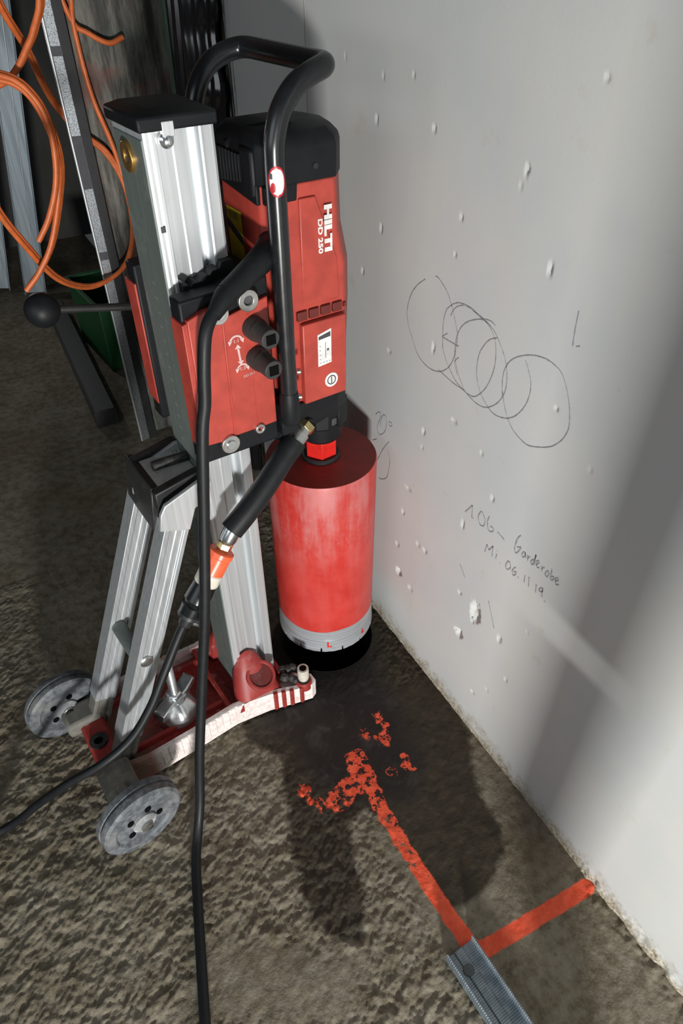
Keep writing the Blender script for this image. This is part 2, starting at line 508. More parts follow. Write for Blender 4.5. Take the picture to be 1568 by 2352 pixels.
DABS = [(-0.011,-0.241), (-0.009,-0.265), (-0.052,-0.258), (-0.039,-0.276), (-0.023,-0.287), (-0.012,-0.339), (-0.017,-0.357), (-0.05,-0.354),
    (-0.211,-0.307), (-0.21,-0.326), (-0.198,-0.343), (-0.179,-0.349)]

def grid_mesh(name, xs, ys):
    X, Y = np.meshgrid(xs, ys)
    nx, ny = len(xs), len(ys)
    i = np.arange(nx-1)[None, :] + nx*np.arange(ny-1)[:, None]
    F = np.stack([i, i+1, i+1+nx, i+nx], -1).reshape(-1, 4)
    return X.ravel(), Y.ravel(), F
def mesh_np(name, V, F, attrs=None):
    me = bpy.data.meshes.new(name)
    me.vertices.add(len(V)); me.vertices.foreach_set('co', np.ascontiguousarray(V, dtype=np.float32).ravel())
    me.loops.add(F.size); me.loops.foreach_set('vertex_index', F.ravel().astype(np.int32))
    me.polygons.add(len(F)); me.polygons.foreach_set('loop_start', (np.arange(len(F))*4).astype(np.int32))
    me.update(calc_edges=True)
    for k, a in (attrs or {}).items():
        at = me.attributes.new(k, 'FLOAT', 'POINT')
        at.data.foreach_set('value', np.ascontiguousarray(a, dtype=np.float32))
    me.shade_smooth()
    me.validate()
    return me

HOLE_R = .1035
def floor_fields(X, Y):
    amp = 1.0 - .72*np.clip((X + .135)/.03, 0, 1) * (Y < -.2)
    sm = sdist_poly(X, Y, SMOOTH)
    amp = amp * (1 - .75*np.clip((sm + .012)/.03, 0, 1))
    far = np.clip((Y - .15)/.5, 0, 1)
    strip = np.exp(-((X + .128)/.016)**2) * (Y < -.42)
    amp = amp * (1 - .6*strip) * (1 - .6*far)
    a = R(28)
    U, V = X*math.cos(a) + Y*math.sin(a), -X*math.sin(a) + Y*math.cos(a)
    wx, wy = fbm(X*18, Y*18, 3), fbm(X*18+40, Y*18+9, 3)
    r1 = fbm(U*48 + 1.6*wx, V*72 + 1.6*wy, 5, .6)
    r2 = 1 - np.abs(2*fbm(U*45 + 2*wx, V*70 + 8 + 2*wy, 3) - 1)
    r3 = fbm(X*260, Y*260, 2)
    low = fbm(X*7, Y*7, 3) - .5
    h = amp * (.0088*(r1 - .5) + .0035*(r2 - .7) + .0030*(r3 - .5)) + .004*low
    wet = sdist_poly(X, Y, WET_AND_SHADE) + .022*(fbm(X*22, Y*22, 4) - .5)
    core = sdist_poly(X, Y, CORE) + .03*(fbm(X*20+7, Y*20, 4) - .5)
    # slurry fills the hollows round the drilled hole
    calm = np.clip((core + .02)/.05, 0, 1)
    h = h*(1 - .75*calm)
    edge = np.clip((np.hypot(X, Y) - HOLE_R)/.03, 0, 1)
    h = h*(.15 + .85*edge)
    # towards the wall the slab edge rises into crumbs
    wl = np.clip((X - (WALLX - .035))/.035, 0, 1) * np.clip((-.66 - Y)/.05, 0, 1)
    h = h + wl*.010*np.clip(fbm(X*90, Y*90, 3) - .42, 0, 1)*2
    # nothing of the slab rises into the feet that stand on it
    h = np.minimum(h, .0045) - .0045
    p = np.minimum(np.minimum(dist_line(X, Y, LINE1) - .0125, dist_line(X, Y, LINE2) - .0120), dist_line(X, Y, ARROW) - .021)
    for q, (dx, dy) in enumerate(DABS):
        rr = .0085 + .005*((q*37 % 10)/10)
        p = np.minimum(p, np.hypot((X-dx)*(1.0 + .5*(q % 2)), (Y-dy)*(.75 if q % 2 == 0 else 1.2)) - rr)
    broken = np.clip((Y + .62)/.28, 0, 1)          # worn away where it was wetted and walked on
    return h, wet, core, p, broken

xs = np.arange(-.80, WALLX + .0301, .0026); ys = np.arange(-1.02, .52, .0026)
X, Y, F = grid_mesh('floor', xs, ys)
rad = np.hypot(X, Y)
inside = rad < HOLE_R
keep = ~inside[F].all(1)
F = F[keep]
h, wet, core, paint, broken = floor_fields(X, Y)
touch = np.zeros(len(X), bool); touch[F.ravel()] = True
snap = inside & touch
k = HOLE_R / np.maximum(rad, 1e-6)
X = np.where(snap, X*k, X); Y = np.where(snap, Y*k, Y)
bnd = (X < xs[0]+1e-4) | (Y < ys[0]+1e-4) | (Y > ys[-1]-1e-4)
h = np.where(bnd, -.0045, h)
Vt = np.stack([X, Y, h], 1)
used = np.unique(F); remap = -np.ones(len(X), int); remap[used] = np.arange(len(used))
Vt, F = Vt[used], remap[F]
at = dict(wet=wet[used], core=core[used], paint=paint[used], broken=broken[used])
# surrounding slab, the shaft of the drilled hole
ex, ey, gx0, gx1, gy0, gy1 = [], [], xs[0], xs[-1], ys[0], ys[-1]
ring = [(-3.2, -3.0, gx0, 3.2), (gx0, -3.0, gx1, gy0), (gx0, gy1, gx1, 3.2)]
xv, xf = [], []
for (x0, y0, x1, y1) in ring:
    b = len(Vt) + len(xv)
    xv += [(x0, y0, -.0045), (x1, y0, -.0045), (x1, y1, -.0045), (x0, y1, -.0045)]
    xf.append((b, b+1, b+2, b+3))
nh = 72
b = len(Vt) + len(xv)
for zz, rr in ((-.0035, HOLE_R), (-.30, HOLE_R), (-.30, .002)):
    for i in range(nh):
        xv.append((rr*math.cos(2*math.pi*i/nh), rr*math.sin(2*math.pi*i/nh), zz))
for kk in range(2):
    for i in range(nh):
        j = (i+1) % nh
        xf.append((b+kk*nh+i, b+kk*nh+j, b+(kk+1)*nh+j, b+(kk+1)*nh+i))
n0 = len(Vt)
Vt = np.vstack([Vt, np.array(xv)]); F = np.vstack([F, np.array(xf)])
ne = len(xv)
for kk, fill in (('wet', -.5), ('core', -.5), ('paint', .5), ('broken', 0.)):
    e = np.full(ne, fill)
    if kk in ('wet', 'core'): e[12:] = .1
    at[kk] = np.concatenate([at[kk], e])
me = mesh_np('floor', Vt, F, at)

t = NT('rough_concrete_floor')
p = t.pos()
n1 = t.noise(9, 6, .62, p); n2 = t.noise(48, 6, .65, p); n3 = t.noise(260, 4, .6, p); n4 = t.noise(3.2, 3, .5, p)
c = t.mix(t.rng(n1, .32, .68), (.125, .104, .066), (.200, .176, .130))
c = t.mix(t.rng(n2, .44, .70, 0, .6), c, (.060, .044, .025))
c = t.mix(t.rng(n2, .56, .34, 0, .35), c, (.29, .27, .22))
c = t.mix(t.rng(n3, .35, .7, 0, .35), c, (.235, .212, .168))
c = t.mix(t.rng(n4, .52, .66, 0, .35), c, (.125, .088, .042))
spots = t.rng(t.voro(26, p), .10, .05)
c = t.mix(t.math('MULTIPLY', spots, .45), c, (.07, .06, .05))
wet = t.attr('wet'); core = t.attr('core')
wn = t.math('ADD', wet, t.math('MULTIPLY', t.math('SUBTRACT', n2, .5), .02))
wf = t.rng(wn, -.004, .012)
cn = t.math('ADD', core, t.math('MULTIPLY', t.math('SUBTRACT', n1, .5), .05))
cf = t.rng(cn, -.025, .05)
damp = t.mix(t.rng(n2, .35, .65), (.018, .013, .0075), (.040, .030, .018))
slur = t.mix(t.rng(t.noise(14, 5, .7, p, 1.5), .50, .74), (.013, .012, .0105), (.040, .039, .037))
c = t.mix(t.math('MULTIPLY', wf, .94), c, damp)  # damp tone also carries the painted shade along the wall foot
c = t.mix(cf, c, slur)
pa = t.math('ADD', t.attr('paint'), t.math('MULTIPLY', t.math('SUBTRACT', t.noise(55, 5, .7, p), .5), t.mixf(t.attr('broken'), .008, .030)))
pf = t.rng(pa, .0022, -.0012)
brk = t.rng(t.noise(75, 6, .72, p), t.mixf(t.attr('broken'), .30, .46), t.mixf(t.attr('broken'), .36, .52))
pf = t.math('MULTIPLY', pf, brk)
pc = t.mix(t.rng(n2, .3, .7), (.74, .075, .028), (.88, .130, .060))
c = t.mix(pf, c, pc)
dryr = .88
rg = t.mixf(wf, dryr, .62)
rg = t.mixf(cf, rg, .50)
rg = t.mixf(pf, rg, .6)
t.bump(t.math('ADD', t.math('MULTIPLY', n3, .6), n2), .55, .0022)
M['floor'] = t.set(c, rg, 0, .35)
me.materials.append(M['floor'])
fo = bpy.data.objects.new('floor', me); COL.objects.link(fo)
struct(fo, 'rough brown grey concrete floor with wet stain, round drilled hole and orange spray marks')

# ================================================================== WALLS
ysw = np.arange(-1.05, 1.002, .0027); zsw = np.arange(-.012, 1.42, .0027)
Yw, Zw, Fw = grid_mesh('wall_right', ysw, zsw)
dep = np.zeros(len(Yw)); pit = np.zeros(len(Yw))
rng_ = random.Random(3)
chips = [(y, z, max(a*.75, .0026), max(b_*.9, .0036), .009 if a > .012 else .0026) for y, z, a, b_, in CHIPS]
for i in range(12):
    y, z = rng_.uniform(-.75, .5), rng_.uniform(.12, 1.2)
    chips.append((y, z, rng_.uniform(.0022, .0028), rng_.uniform(.003, .0055), .0015))
for y, z, a, b_, d in chips:
    m = (np.abs(Yw-y) < a*1.6) & (np.abs(Zw-z) < b_*1.6)
    yy, zz = Yw[m], Zw[m]
    q = np.hypot((yy-y)/a, (zz-z)/b_) + .9*(fbm(yy*160, zz*160, 3) - .5)
    f_ = np.clip((1.05 - q)/.45, 0, 1)
    dep[m] = np.maximum(dep[m], d*f_*(.55 + .9*fbm(yy*240+3, zz*240, 2)))
    pit[m] = np.maximum(pit[m], f_)
foot = np.clip((.030 + .03*(fbm(Yw*14, Zw*3, 3)-.5) - Zw)/.02, 0, 1)
bump_ = foot*(.003 + .008*(Yw < -.66))*(fbm(Yw*70, Zw*70, 4) - .35)
Xw = WALLX + dep - np.clip(bump_, -.004, .006) + .0016*(fbm(Yw*5, Zw*5, 2)-.5)*0
mw = mesh_np('wall_right', np.stack([Xw, Yw, Zw], 1), Fw, dict(pit=pit))
# flat continuations: above the fine part, and behind the camera
def quad_mesh(name, quads, mat):
    b = MB()
    for q in quads: b.add(q, [(0, 1, 2, 3)])
    return b.build(name, mat)

t = NT('smooth_grey_wall')
p = t.pos(); sp = t.sep(p)
n1 = t.noise(3.0, 4, .55, p); n2 = t.noise(14, 5, .6, p); n3 = t.noise(210, 3, .6, p)
vs = t.n('ShaderNodeMapping'); t.put(vs, 'Vector', p); vs.inputs['Scale'].default_value = (1, 26, 1.6)
st = t.noise(1.0, 4, .6, vs.outputs[0])
c = t.mix(t.rng(n1, .35, .68), (.500, .528, .535), (.560, .565, .550))
c = t.mix(t.rng(st, .45, .75, 0, .25), c, (.56, .53, .47))
c = t.mix(t.rng(n2, .64, .74, 0, .30), c, (.46, .38, .27))
c = t.mix(t.math('MULTIPLY', t.attr('pit'), .6), c, (.50, .485, .44))
dirt = t.rng(t.math('ADD', sp[2], t.math('MULTIPLY', t.math('SUBTRACT', t.noise(38, 5, .65, p), .5), .10)), .045, -.005)
c = t.mix(dirt, c, t.mix(t.rng(n3, .35, .65), (.20, .165, .105), (.47, .43, .35)))
# brushed bitumen coat beyond a ragged edge, older stained concrete behind it
vb = t.n('ShaderNodeMapping'); t.put(vb, 'Vector', p); vb.inputs['Scale'].default_value = (1, 75, 5)
br = t.noise(1.0, 5, .7, vb.outputs[0])
yb = t.math('ADD', sp[1], t.math('MULTIPLY', t.math('SUBTRACT', br, .5), .17))
bit = t.rng(yb, .600, .622)
vb2 = t.n('ShaderNodeMapping'); t.put(vb2, 'Vector', p); vb2.inputs['Scale'].default_value = (30, 30, 2.2)
b2 = t.noise(1.0, 5, .65, vb2.outputs[0])
coat = t.mix(t.rng(b2, .35, .7), (.030, .028, .026), (.15, .135, .115))
green = t.math('MULTIPLY', t.rng(yb, .88, .92), t.rng(yb, 1.04, .995))
coat = t.mix(green, coat, t.mix(t.rng(b2, .35, .65), (.06, .13, .09), (.20, .36, .27)))
c = t.mix(bit, c, coat)
rgh = t.mixf(bit, t.mixf(n3, .62, .78), t.mixf(t.rng(b2, .4, .6), .16, .42))
hgt = t.math('ADD', t.math('MULTIPLY', n3, .35), t.math('MULTIPLY', bit, t.math('MULTIPLY', b2, 3.0)))
t.bump(hgt, .22, .0015)
M['wall'] = t.set(c, rgh, 0, .4)
mw.materials.append(M['wall'])
wo = bpy.data.objects.new('wall_right', mw); COL.objects.link(wo)
struct(wo, 'smooth light grey concrete wall with pencil writing, small chips and a brushed black coat')
ext = MB().box((WALLX, -3.0, 1.40), (WALLX+.2, 1.0, 3.0)).box((WALLX, -3.0, 0), (WALLX+.2, -1.045, 1.41)).build('wall_extension', 'wall', wo)
seam = MB().box((WALLX-.0006, .2755, .0), (WALLX+.001, .2775, 1.40)).build('joint_line', plain('joint_grey', (.34, .335, .32), .8), wo)  # vertical wall joint in a darker grey

# pencil on the wall: thin flat strokes
def strokes(name, lines, width, parent):
    b = MB()
    for ln in lines:
        P = smooth([(y/1000, z/1000, 0) for y, z in ln], 6) if len(ln) > 2 else [Vector((y/1000, z/1000, 0)) for y, z in ln]
        if len(P) == 2: P = [P[0].lerp(P[1], i/4) for i in range(5)]
        vs, fs = [], []
        for i, q in enumerate(P):
            d = (P[min(i+1, len(P)-1)] - P[max(i-1, 0)]); d = d.normalized() if d.length > 1e-9 else Vector((1, 0, 0))
            n_ = Vector((-d.y, d.x, 0)) * (width*.5*(.75 + .5*math.sin(i*.7 + len(P))**2))
            for sgn in (1, -1):
                a = q + n_*sgn
                vs.append((WALLX - .0007, a.x, a.y))
        for i in range(len(P)-1): fs.append((2*i, 2*i+1, 2*i+3, 2*i+2))
        b.add(vs, fs)
    return b.build(name, 'pencil', parent)
t = NT('graphite_pencil')
g = t.noise(420, 3, .6, t.coord())
M['pencil'] = t.set(t.mix(t.rng(g, .3, .7), (.22, .225, .23), (.44, .45, .46)), .55, 0)
strokes('pencil_scribble', SCRIBBLE, .0012, wo)['label'] = 'looping grey pencil scribble'
strokes('pencil_writing', WRITING, .0018, wo)['label'] = 'handwritten pencil note 1.OG Garderobe Mi. 06.11.19'

# short return wall beside the doorway, then the dark room behind
t = NT('stained_old_concrete')
p = t.pos()
v1 = t.n('ShaderNodeMapping'); t.put(v1, 'Vector', p); v1.inputs['Scale'].default_value = (34, 34, 5)
a1 = t.noise(1.0, 6, .7, v1.outputs[0]); a2 = t.noise(8, 4, .6, p)
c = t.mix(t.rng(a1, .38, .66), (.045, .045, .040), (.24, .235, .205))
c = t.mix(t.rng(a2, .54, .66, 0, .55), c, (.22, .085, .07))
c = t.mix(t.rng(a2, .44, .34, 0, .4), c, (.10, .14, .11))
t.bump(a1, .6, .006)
M['old_wall'] = t.set(c, t.mixf(a1, .45, .85), 0, .4)
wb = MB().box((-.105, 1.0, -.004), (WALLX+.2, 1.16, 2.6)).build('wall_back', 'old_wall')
struct(wb, 'dark stained concrete return wall beside the doorway')
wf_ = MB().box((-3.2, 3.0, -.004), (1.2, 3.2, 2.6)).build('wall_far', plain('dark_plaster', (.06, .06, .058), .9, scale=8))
struct(wf_, 'dark plaster wall of the room beyond the doorway')
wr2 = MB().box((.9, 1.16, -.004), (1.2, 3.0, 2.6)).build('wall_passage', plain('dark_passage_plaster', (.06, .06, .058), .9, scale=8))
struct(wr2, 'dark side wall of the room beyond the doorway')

# ================================================================== CORE BIT
RZ = R(5)          # the rig stands turned by 5 degrees against the wall; rig frame: x forward, y across, z up
bit = thing('core_bit', 'big red cylindrical diamond core bit with bare steel rim above the drilled hole', 'core bit', (0, 0, 0), RZ)
def wave_ring(r, z, n, amp=0.0, seed=0):
    rr = random.Random(seed); ph = [rr.uniform(0, 6.28) for _ in range(4)]
    return [(r*math.cos(2*math.pi*i/n), r*math.sin(2*math.pi*i/n), z + amp*sum(math.sin((k+2)*2*2*math.pi*i/n + ph[k])/(k+1) for k in range(4))) for i in range(n)]
n = 96
b = MB()
b.loft([wave_ring(.1000, .124, n, .0012, 4), wave_ring(.1000, .20, n), wave_ring(.1000, .35, n), wave_ring(.1000, .494, n), wave_ring(.0985, .497, n)], False)
b.build('barrel', 'barrel', bit, angle=50)
MB().loft([wave_ring(.0985, .497, n), wave_ring(.060, .4975, n), wave_ring(.020, .498, n)], True).build('lid', 'bit_top', bit)
b = MB()
b.loft([wave_ring(.0995, .129, n), wave_ring(.0995, .102, n), wave_ring(.0988, .1015, n), wave_ring(.0988, .0995, n), wave_ring(.0997, .099, n), wave_ring(.0997, .096, n), wave_ring(.099, .0955, n), wave_ring(.099, .0935, n), wave_ring(.1003, .093, n), wave_ring(.1003, .072, n)], False)
b.build('rim', 'bit_steel', bit, angle=25)
segm = None
ns = 14
for i in range(ns):
    a0, a1 = 2*math.pi*(i+.04)/ns, 2*math.pi*(i+.96)/ns
    rings = []
    for k in range(7):
        a = a0 + (a1-a0)*k/6
        zz = .0625 + .0006*math.sin(k*2.3+i)
        rings.append([(r*math.cos(a), r*math.sin(a), z) for r, z in ((.0955, zz), (.1012, zz), (.1012, .0725), (.0955, .0725))])
    MB().loft(rings, True).build('diamond_segment', 'bit_steel', bit)
# red letter L stamped on the rim, twice
for ang in (-119, -72):
    a = R(ang)
    nrm = Vector((math.cos(a), math.sin(a), 0)); tx = Vector((-math.sin(a), math.cos(a), 0))
    text('rim_letter', 'L', 'red_bright', bit, nrm*.1006 + Vector((0, 0, .083)), tx, (0, 0, 1), .021, .035, .0004)
b = MB()
b.turn((0, 0, .4965), (0, 0, .5045), [(0, .034), (.6, .034), (1, .031)], 40)
b.build('flange', 'dark_metal', bit)
MB().turn((0, 0, .5045), (0, 0, .540), [(0, .0275), (.06, .0295), (.94, .0295), (1, .0275)], 6, phase=.55).build('hex_connector', 'red_bright', bit, bevel=.0008)

# ================================================================== DRILL MOTOR
mot = thing('core_drill', 'red and black electric core drill motor with a black tube handle, mounted on the column', 'core drill', (0, 0, 0), RZ)
def body(ax, fx, hy, ch=.018, ch2=.022):
    return [(ax, -hy+ch), (ax+ch*.7, -hy), (fx-ch2, -hy), (fx, -hy+.024), (fx+.012, 0), (fx, hy-.024), (fx-ch2, hy), (ax+ch*.7, hy), (ax, hy-ch)]
def ring_z(poly, z): return [(x, y, z) for x, y in poly]
b = MB()
b.loft([ring_z(body(-.110, .016, .068), .664), ring_z(body(-.112, .022, .069), .72), ring_z(body(-.112, .025, .070), .806),
        ring_z(body(-.112, .024, .070), .86), ring_z(body(-.112, .014, .068), .91), ring_z(body(-.112, .012, .067), .973)])
house = b.build('housing', 'red', mot, bevel=.003)
# proud lower cover with recess beside the handle, crease ribs
b = MB(); b.prism_y([(-.074, .666), (.000, .666), (.000, .792), (-.074, .792)], -.0790, -.066)
b.build('lower_cover', 'red', mot, bevel=.002)
b = MB(); b.prism_y([(-.066, .815), (-.006, .815), (-.010, .872), (-.042, .955), (-.066, .955)], -.0712, -.066)
b.build('logo_panel', 'red', mot, bevel=.0015)
# row of four cooling slots
for i in range(4):
    x0 = -.078 + i*.0195
    MB().box((x0, -.0746, .797), (x0+.0155, -.0690, .810)).build('cooling_slot', 'slot', mot, bevel=.0008)
MB().box((-.0005, -.073, .800), (.004, -.069, .806)).build('cooling_slot', 'slot', mot)
# black top cover
def shrink(poly, k, cx=-.045): return [(cx+(x-cx)*k, y*k) for x, y in poly]
tb = body(-.114, .013, .069)
b = MB()
b.loft([ring_z(tb, .972), ring_z(tb, 1.010), ring_z(shrink(tb, .97), 1.018), ring_z(shrink(tb, .82), 1.028), ring_z(shrink(tb, .45), 1.033)])
top = b.build('top_cover', 'black', mot, bevel=.002)
MB().prism_y([(-.112, .953), (-.068, .953), (-.066, .974), (-.112, .974)], -.0690, -.060).build('cover_corner', 'black', mot, bevel=.0015)
MB().prism_x([(-.052, .950), (.055, .962), (.055, .974), (-.052, .974)], -.1155, -.105).build('cover_rear_band', 'black', mot, bevel=.0015)
MB().cyl((-.040, -.0705, .989), (-.040, -.066, .989), .0035, n=16).build('cover_screw', 'dark_metal', mot)
for i in range(8):
    y = .045 - i*.0085
    MB().box((-.1178, y-.0016, .962 + i*.0012), (-.112, y+.0016, 1.002)).build('cooling_fin', 'black', mot, bevel=.0005)
MB().box((-.1185, -.050, .958), (-.110, -.020, 1.012)).build('brush_cap', 'black', mot, bevel=.004)
b = MB().tube(smooth([(-.112, .02, 1.006), (-.10, .0, 1.021), (-.08, -.02, 1.028), (-.05, -.03, 1.032)], 5), .006, 10)
b.build('cover_ridge', 'black', mot)
# yellow warning sticker with a black stripe, on the rear face
st = MB().add([(-.1126, .042, .930), (-.1126, .000, .930), (-.1126, -.002, .860), (-.1126, .040, .860)], [(0, 1, 2, 3)]).build('warning_sticker', 'yellow', mot)
MB().add([(-.1128, .042, .915), (-.1128, .000, .898), (-.1128, .000, .886), (-.1128, .042, .903)], [(0, 1, 2, 3)]).build('sticker_stripe', 'label_dark', st)
for i in range(5):
    MB().add([(-.1129, .036, .926-i*.0022), (-.1129, .010, .926-i*.0022), (-.1129, .010, .9252-i*.0022), (-.1129, .036, .9252-i*.0022)], [(0, 1, 2, 3)]).build('sticker_line', 'label_dark', st)
# white lettering reading downwards
text('logo_lettering', 'HILTI', 'white', mot, (-.0245, -.0716, .9125), (0, 0, -1), (1, 0, 0), .0150, .060, .0003, 1.72)
text('model_lettering', 'DD 250', 'white', mot, (-.0365, -.0716, .9045), (0, 0, -1), (1, 0, 0), .0092, .035, .0003, 1.48)
# type plate and round badge
pl = MB().prism_y([(-.050, .722), (-.027, .724), (-.027, .777), (-.050, .772)], -.0796, -.0786).build('type_plate', 'label_white', mot)
MB().prism_y([(-.0485, .764), (-.0285, .7655), (-.0285, .773), (-.0485, .769)], -.0799, -.0795).build('plate_print', 'label_dark', pl)
MB().box((-.0375, -.0799, .733), (-.0368, -.0795, .758)).build('plate_print', 'label_dark', pl)
MB().box((-.0345, -.0799, .744), (-.0315, -.0795, .7475)).build('plate_print', 'label_dark', pl)
for i in range(4):
    MB().box((-.047+i*.0052, -.0799, .7268), (-.0445+i*.0052, -.0795, .7276)).build('plate_print', 'label_dark', pl)
    MB().box((-.0475, -.0799, .7325+i*.007), (-.0455, -.0795, .7333+i*.007)).build('plate_print', 'label_dark', pl)
bd = MB().cyl((-.0275, -.0797, .694), (-.0275, -.0786, .694), .0115, n=32).build('round_badge', 'label_white', mot)
MB().ring((-.0275, -.0800, .694), (0, 1, 0), .0078, .0062, .0004).build('badge_ring', 'label_dark', bd)
MB().box((-.0283, -.0800, .6885), (-.0267, -.0796, .6995)).build('badge_bar', 'label_dark', bd)
# gear housing, spindle
gb = [(-.128, -.062), (-.118, -.076), (-.012, -.072), (.020, -.048), (.030, 0), (.020, .048), (-.012, .072), (-.118, .076), (-.128, .062)]
gb2 = [(-.126, -.058), (-.116, -.072), (-.040, -.060), (.022, -.042), (.030, 0), (.022, .042), (-.040, .060), (-.116, .072), (-.126, .058)]
b = MB(); b.loft([ring_z(gb2, .612), ring_z(gb, .630), ring_z(gb, .667)])
b.build('gear_housing', 'black', mot, bevel=.002)
b = MB(); b.turn((0, 0, .612), (0, 0, .5405), [(0, .046), (.10, .046), (.28, .041), (.55, .039), (.90, .037), (1, .032)], 40)
b.build('spindle_collar', 'black', mot, angle=30)
for ang in (-118, -62):
    a = R(ang)
    m4 = Matrix.Rotation(a, 4, 'Z')
    MB().box((.037, -.014, .575), (.046, .014, .628), m4).build('spindle_rib', 'black', mot, bevel=.004)
MB().box((.026, -.007, .580), (.0415, .007, .612), Matrix.Rotation(R(-84), 4, 'Z')).build('spindle_window', 'label_dark', mot, bevel=.002)
# black tube handle: two uprights bent forward and joined by a cross bar
hp = [(-.116, -.104, .690), (-.116, -.104, .80), (-.116, -.104, .93), (-.116, -.104, 1.010), (-.1135, -.104, 1.035), (-.104, -.104, 1.060), (-.086, -.104, 1.080), (-.064, -.103, 1.0905), (-.045, -.098, 1.095), (-.037, -.086, 1.096), (-.0355, -.06, 1.096), (-.0355, 0, 1.096)]
hp = hp + [(x, -y, z) for x, y, z in hp[-2::-1]]
hd = MB().tube(smooth(hp, 5), .0122, 18).build('handle', 'black_gloss', mot, angle=60)
for sgn in (-1, 1):
    MB().turn((-.116, sgn*.104, .664), (-.116, sgn*.104, .715), [(0, .012), (.1, .0145), (.8, .0145), (1, .0128)], 20).build('handle_socket', 'black', mot)
    MB().box((-.128, min(sgn*.066, sgn*.100), .640), (-.100, max(sgn*.066, sgn*.100), .690)).build('handle_lug', 'black', mot, bevel=.003)
for z in (.745, .705):
    q = MB().cyl((-.1035, -.109, z), (-.0995, -.111, z), .0045, n=14)
    q.build('handle_screw', 'steel', hd)
# round sticker wrapped on the handle
def patch(zc, h, a0, a1, rad, name, mat, par, round_=True, nn=14):
    rings_v, fs = [], []
    for i in range(nn+1):
        s_ = -1 + 2*i/nn
        w_ = math.sqrt(max(0, 1-s_*s_)) if round_ else 1
        for k in range(9):
            a = (a0+a1)/2 + (a1-a0)/2*w_*(-1+2*k/8)
            rings_v.append((-.116 + rad*math.cos(a), -.104 + rad*math.sin(a), zc + s_*h/2))
    for i in range(nn):
        for k in range(8):
            fs.append((i*9+k, i*9+k+1, (i+1)*9+k+1, (i+1)*9+k))
    return MB().add(rings_v, fs).build(name, mat, par)
stk = patch(.992, .034, R(-160), R(-62), .01245, 'round_sticker', 'sticker_red', hd)
patch(.992, .029, R(-152), R(-70), .01255, 'sticker_field', 'label_white', stk)
patch(.986, .011, R(-148), R(-120), .01262, 'sticker_swirl', 'sticker_red', stk)
patch(.998, .006, R(-150), R(-135), .01262, 'sticker_mark', 'label_dark', stk, False)
# cable entry sleeve
grip = smooth([(-.100, -.056, .902), (-.126, -.084, .902), (-.158, -.099, .893), (-.198, -.112, .879)], 5)
MB().tube(grip, [.0195 - .0065*i/(len(grip)-1) for i in range(len(grip))], 18).build('cable_sleeve', 'rubber', mot, angle=60)
MB().cyl((-.062, -.05, .634), (-.070, -.0755, .628), .010, n=18).build('water_inlet', 'dark_metal', mot)

# ================================================================== DRILL STAND
std = thing('drill_stand', 'aluminium column drill stand with two rear braces, wheels and a slurry-caked red base', 'drill stand', (0, 0, 0), RZ)
U0, U1, HV = -.243, -.158, .0455
# --- column: extruded profile with a wide channel on both flanks
def flank(s):
    return [(U0, s*HV), (U0+.0025, s*(HV+.0015)), (U0+.006, s*(HV+.0015)), (U0+.0075, s*(HV-.0005)), (U0+.010, s*(HV+.0012)), (U0+.0135, s*(HV+.0012)), (U0+.0155, s*(HV-.006)),
            (U0+.034, s*(HV-.0068)), (U0+.036, s*(HV-.0055)), (U0+.052, s*(HV-.0062)), (U0+.0600, s*(HV-.0190)), (U0+.0640, s*(HV-.0190)), (U0+.0655, s*(HV+.0008)), (U0+.068, s*(HV+.0014)),
            (U0+.0715, s*(HV+.0008)), (U0+.0815, s*(HV+.0008)), (U0+.0828, s*(HV-.001)), (U1, s*(HV-.002))]
prof = flank(-1) + flank(1)[::-1]
MB().prism_z(prof, .012, 1.056).build('column', 'alu', std, angle=20)
# rear face: anodised ruler plate with engraved marks
rp = MB().box((U0-.0012, -HV+.004, .03), (U0+.0002, HV-.002, 1.036)).build('ruler_plate', 'alu_dull', std)
b = MB()
for yy in (-.012, .014):
    b.box((U0-.0014, yy-.0004, .20), (U0-.0011, yy+.0004, .86))
b.build('ruler_line', 'label_dark', rp)
b = MB()
for i in range(33):
    z = .22 + i*.02
    for yy in (-.0175, .008):
        b.box((U0-.0014, yy-.004, z-.0004), (U0-.0011, yy+.0005, z+.0004))
    for dx in (0, .005):
        b.box((U0-.0014, .0005+dx-.0012, z+.004), (U0-.0011, .0005+dx+.0009, z+.0075))
o = b.build('ruler_marks', 'ruler_grey', rp); o['kind'] = 'stuff'
# --- cap
b = MB()
cp = [(U0-.005, -HV-.004), (U1+.004, -HV-.004), (U1+.004, HV+.008), (U0-.005, HV+.008)]
cs = [(U0+.010, -HV+.012), (U1-.010, -HV+.012), (U1-.010, HV-.006), (U0+.010, HV-.006)]
b.loft([ring_z(cp, 1.044), ring_z(cp, 1.058), ring_z(cs, 1.064), ring_z(shrink(cs, .9, -.2), 1.0645)])
b.build('column_cap', 'black', std, bevel=.0025)
MB().box((U0+.022, -HV-.0046, 1.038), (U0+.036, -HV+.004, 1.053)).build('cap_notch', 'alu', std, bevel=.0008)
sc = MB().turn((U0+.027, -HV+.005, 1.034), (U0+.027, -HV-.008, 1.034), [(0, .0085), (.4, .0085), (.6, .0055), (.9, .0050), (1, .003)], 20)
sc.build('cap_screw', 'zinc', std)
# brass stop with a drilled centre near the top of the ruler
b = MB().ring((U0+.002, .004, 1.013), (-1, 0, 0), .0170, .0070, .0075, 30)
bs = b.build('brass_stop', 'brass', std, bevel=.0012)
MB().cyl((U0-.001, .004, 1.013), (U0-.0030, .004, 1.013), .0072, n=20).build('stop_bore', 'label_dark', bs)
MB().box((U0+.0025, -HV-.0024, .940), (U0+.0085, -HV-.001, .947)).build('column_nick', 'label_dark', std, bevel=.001)
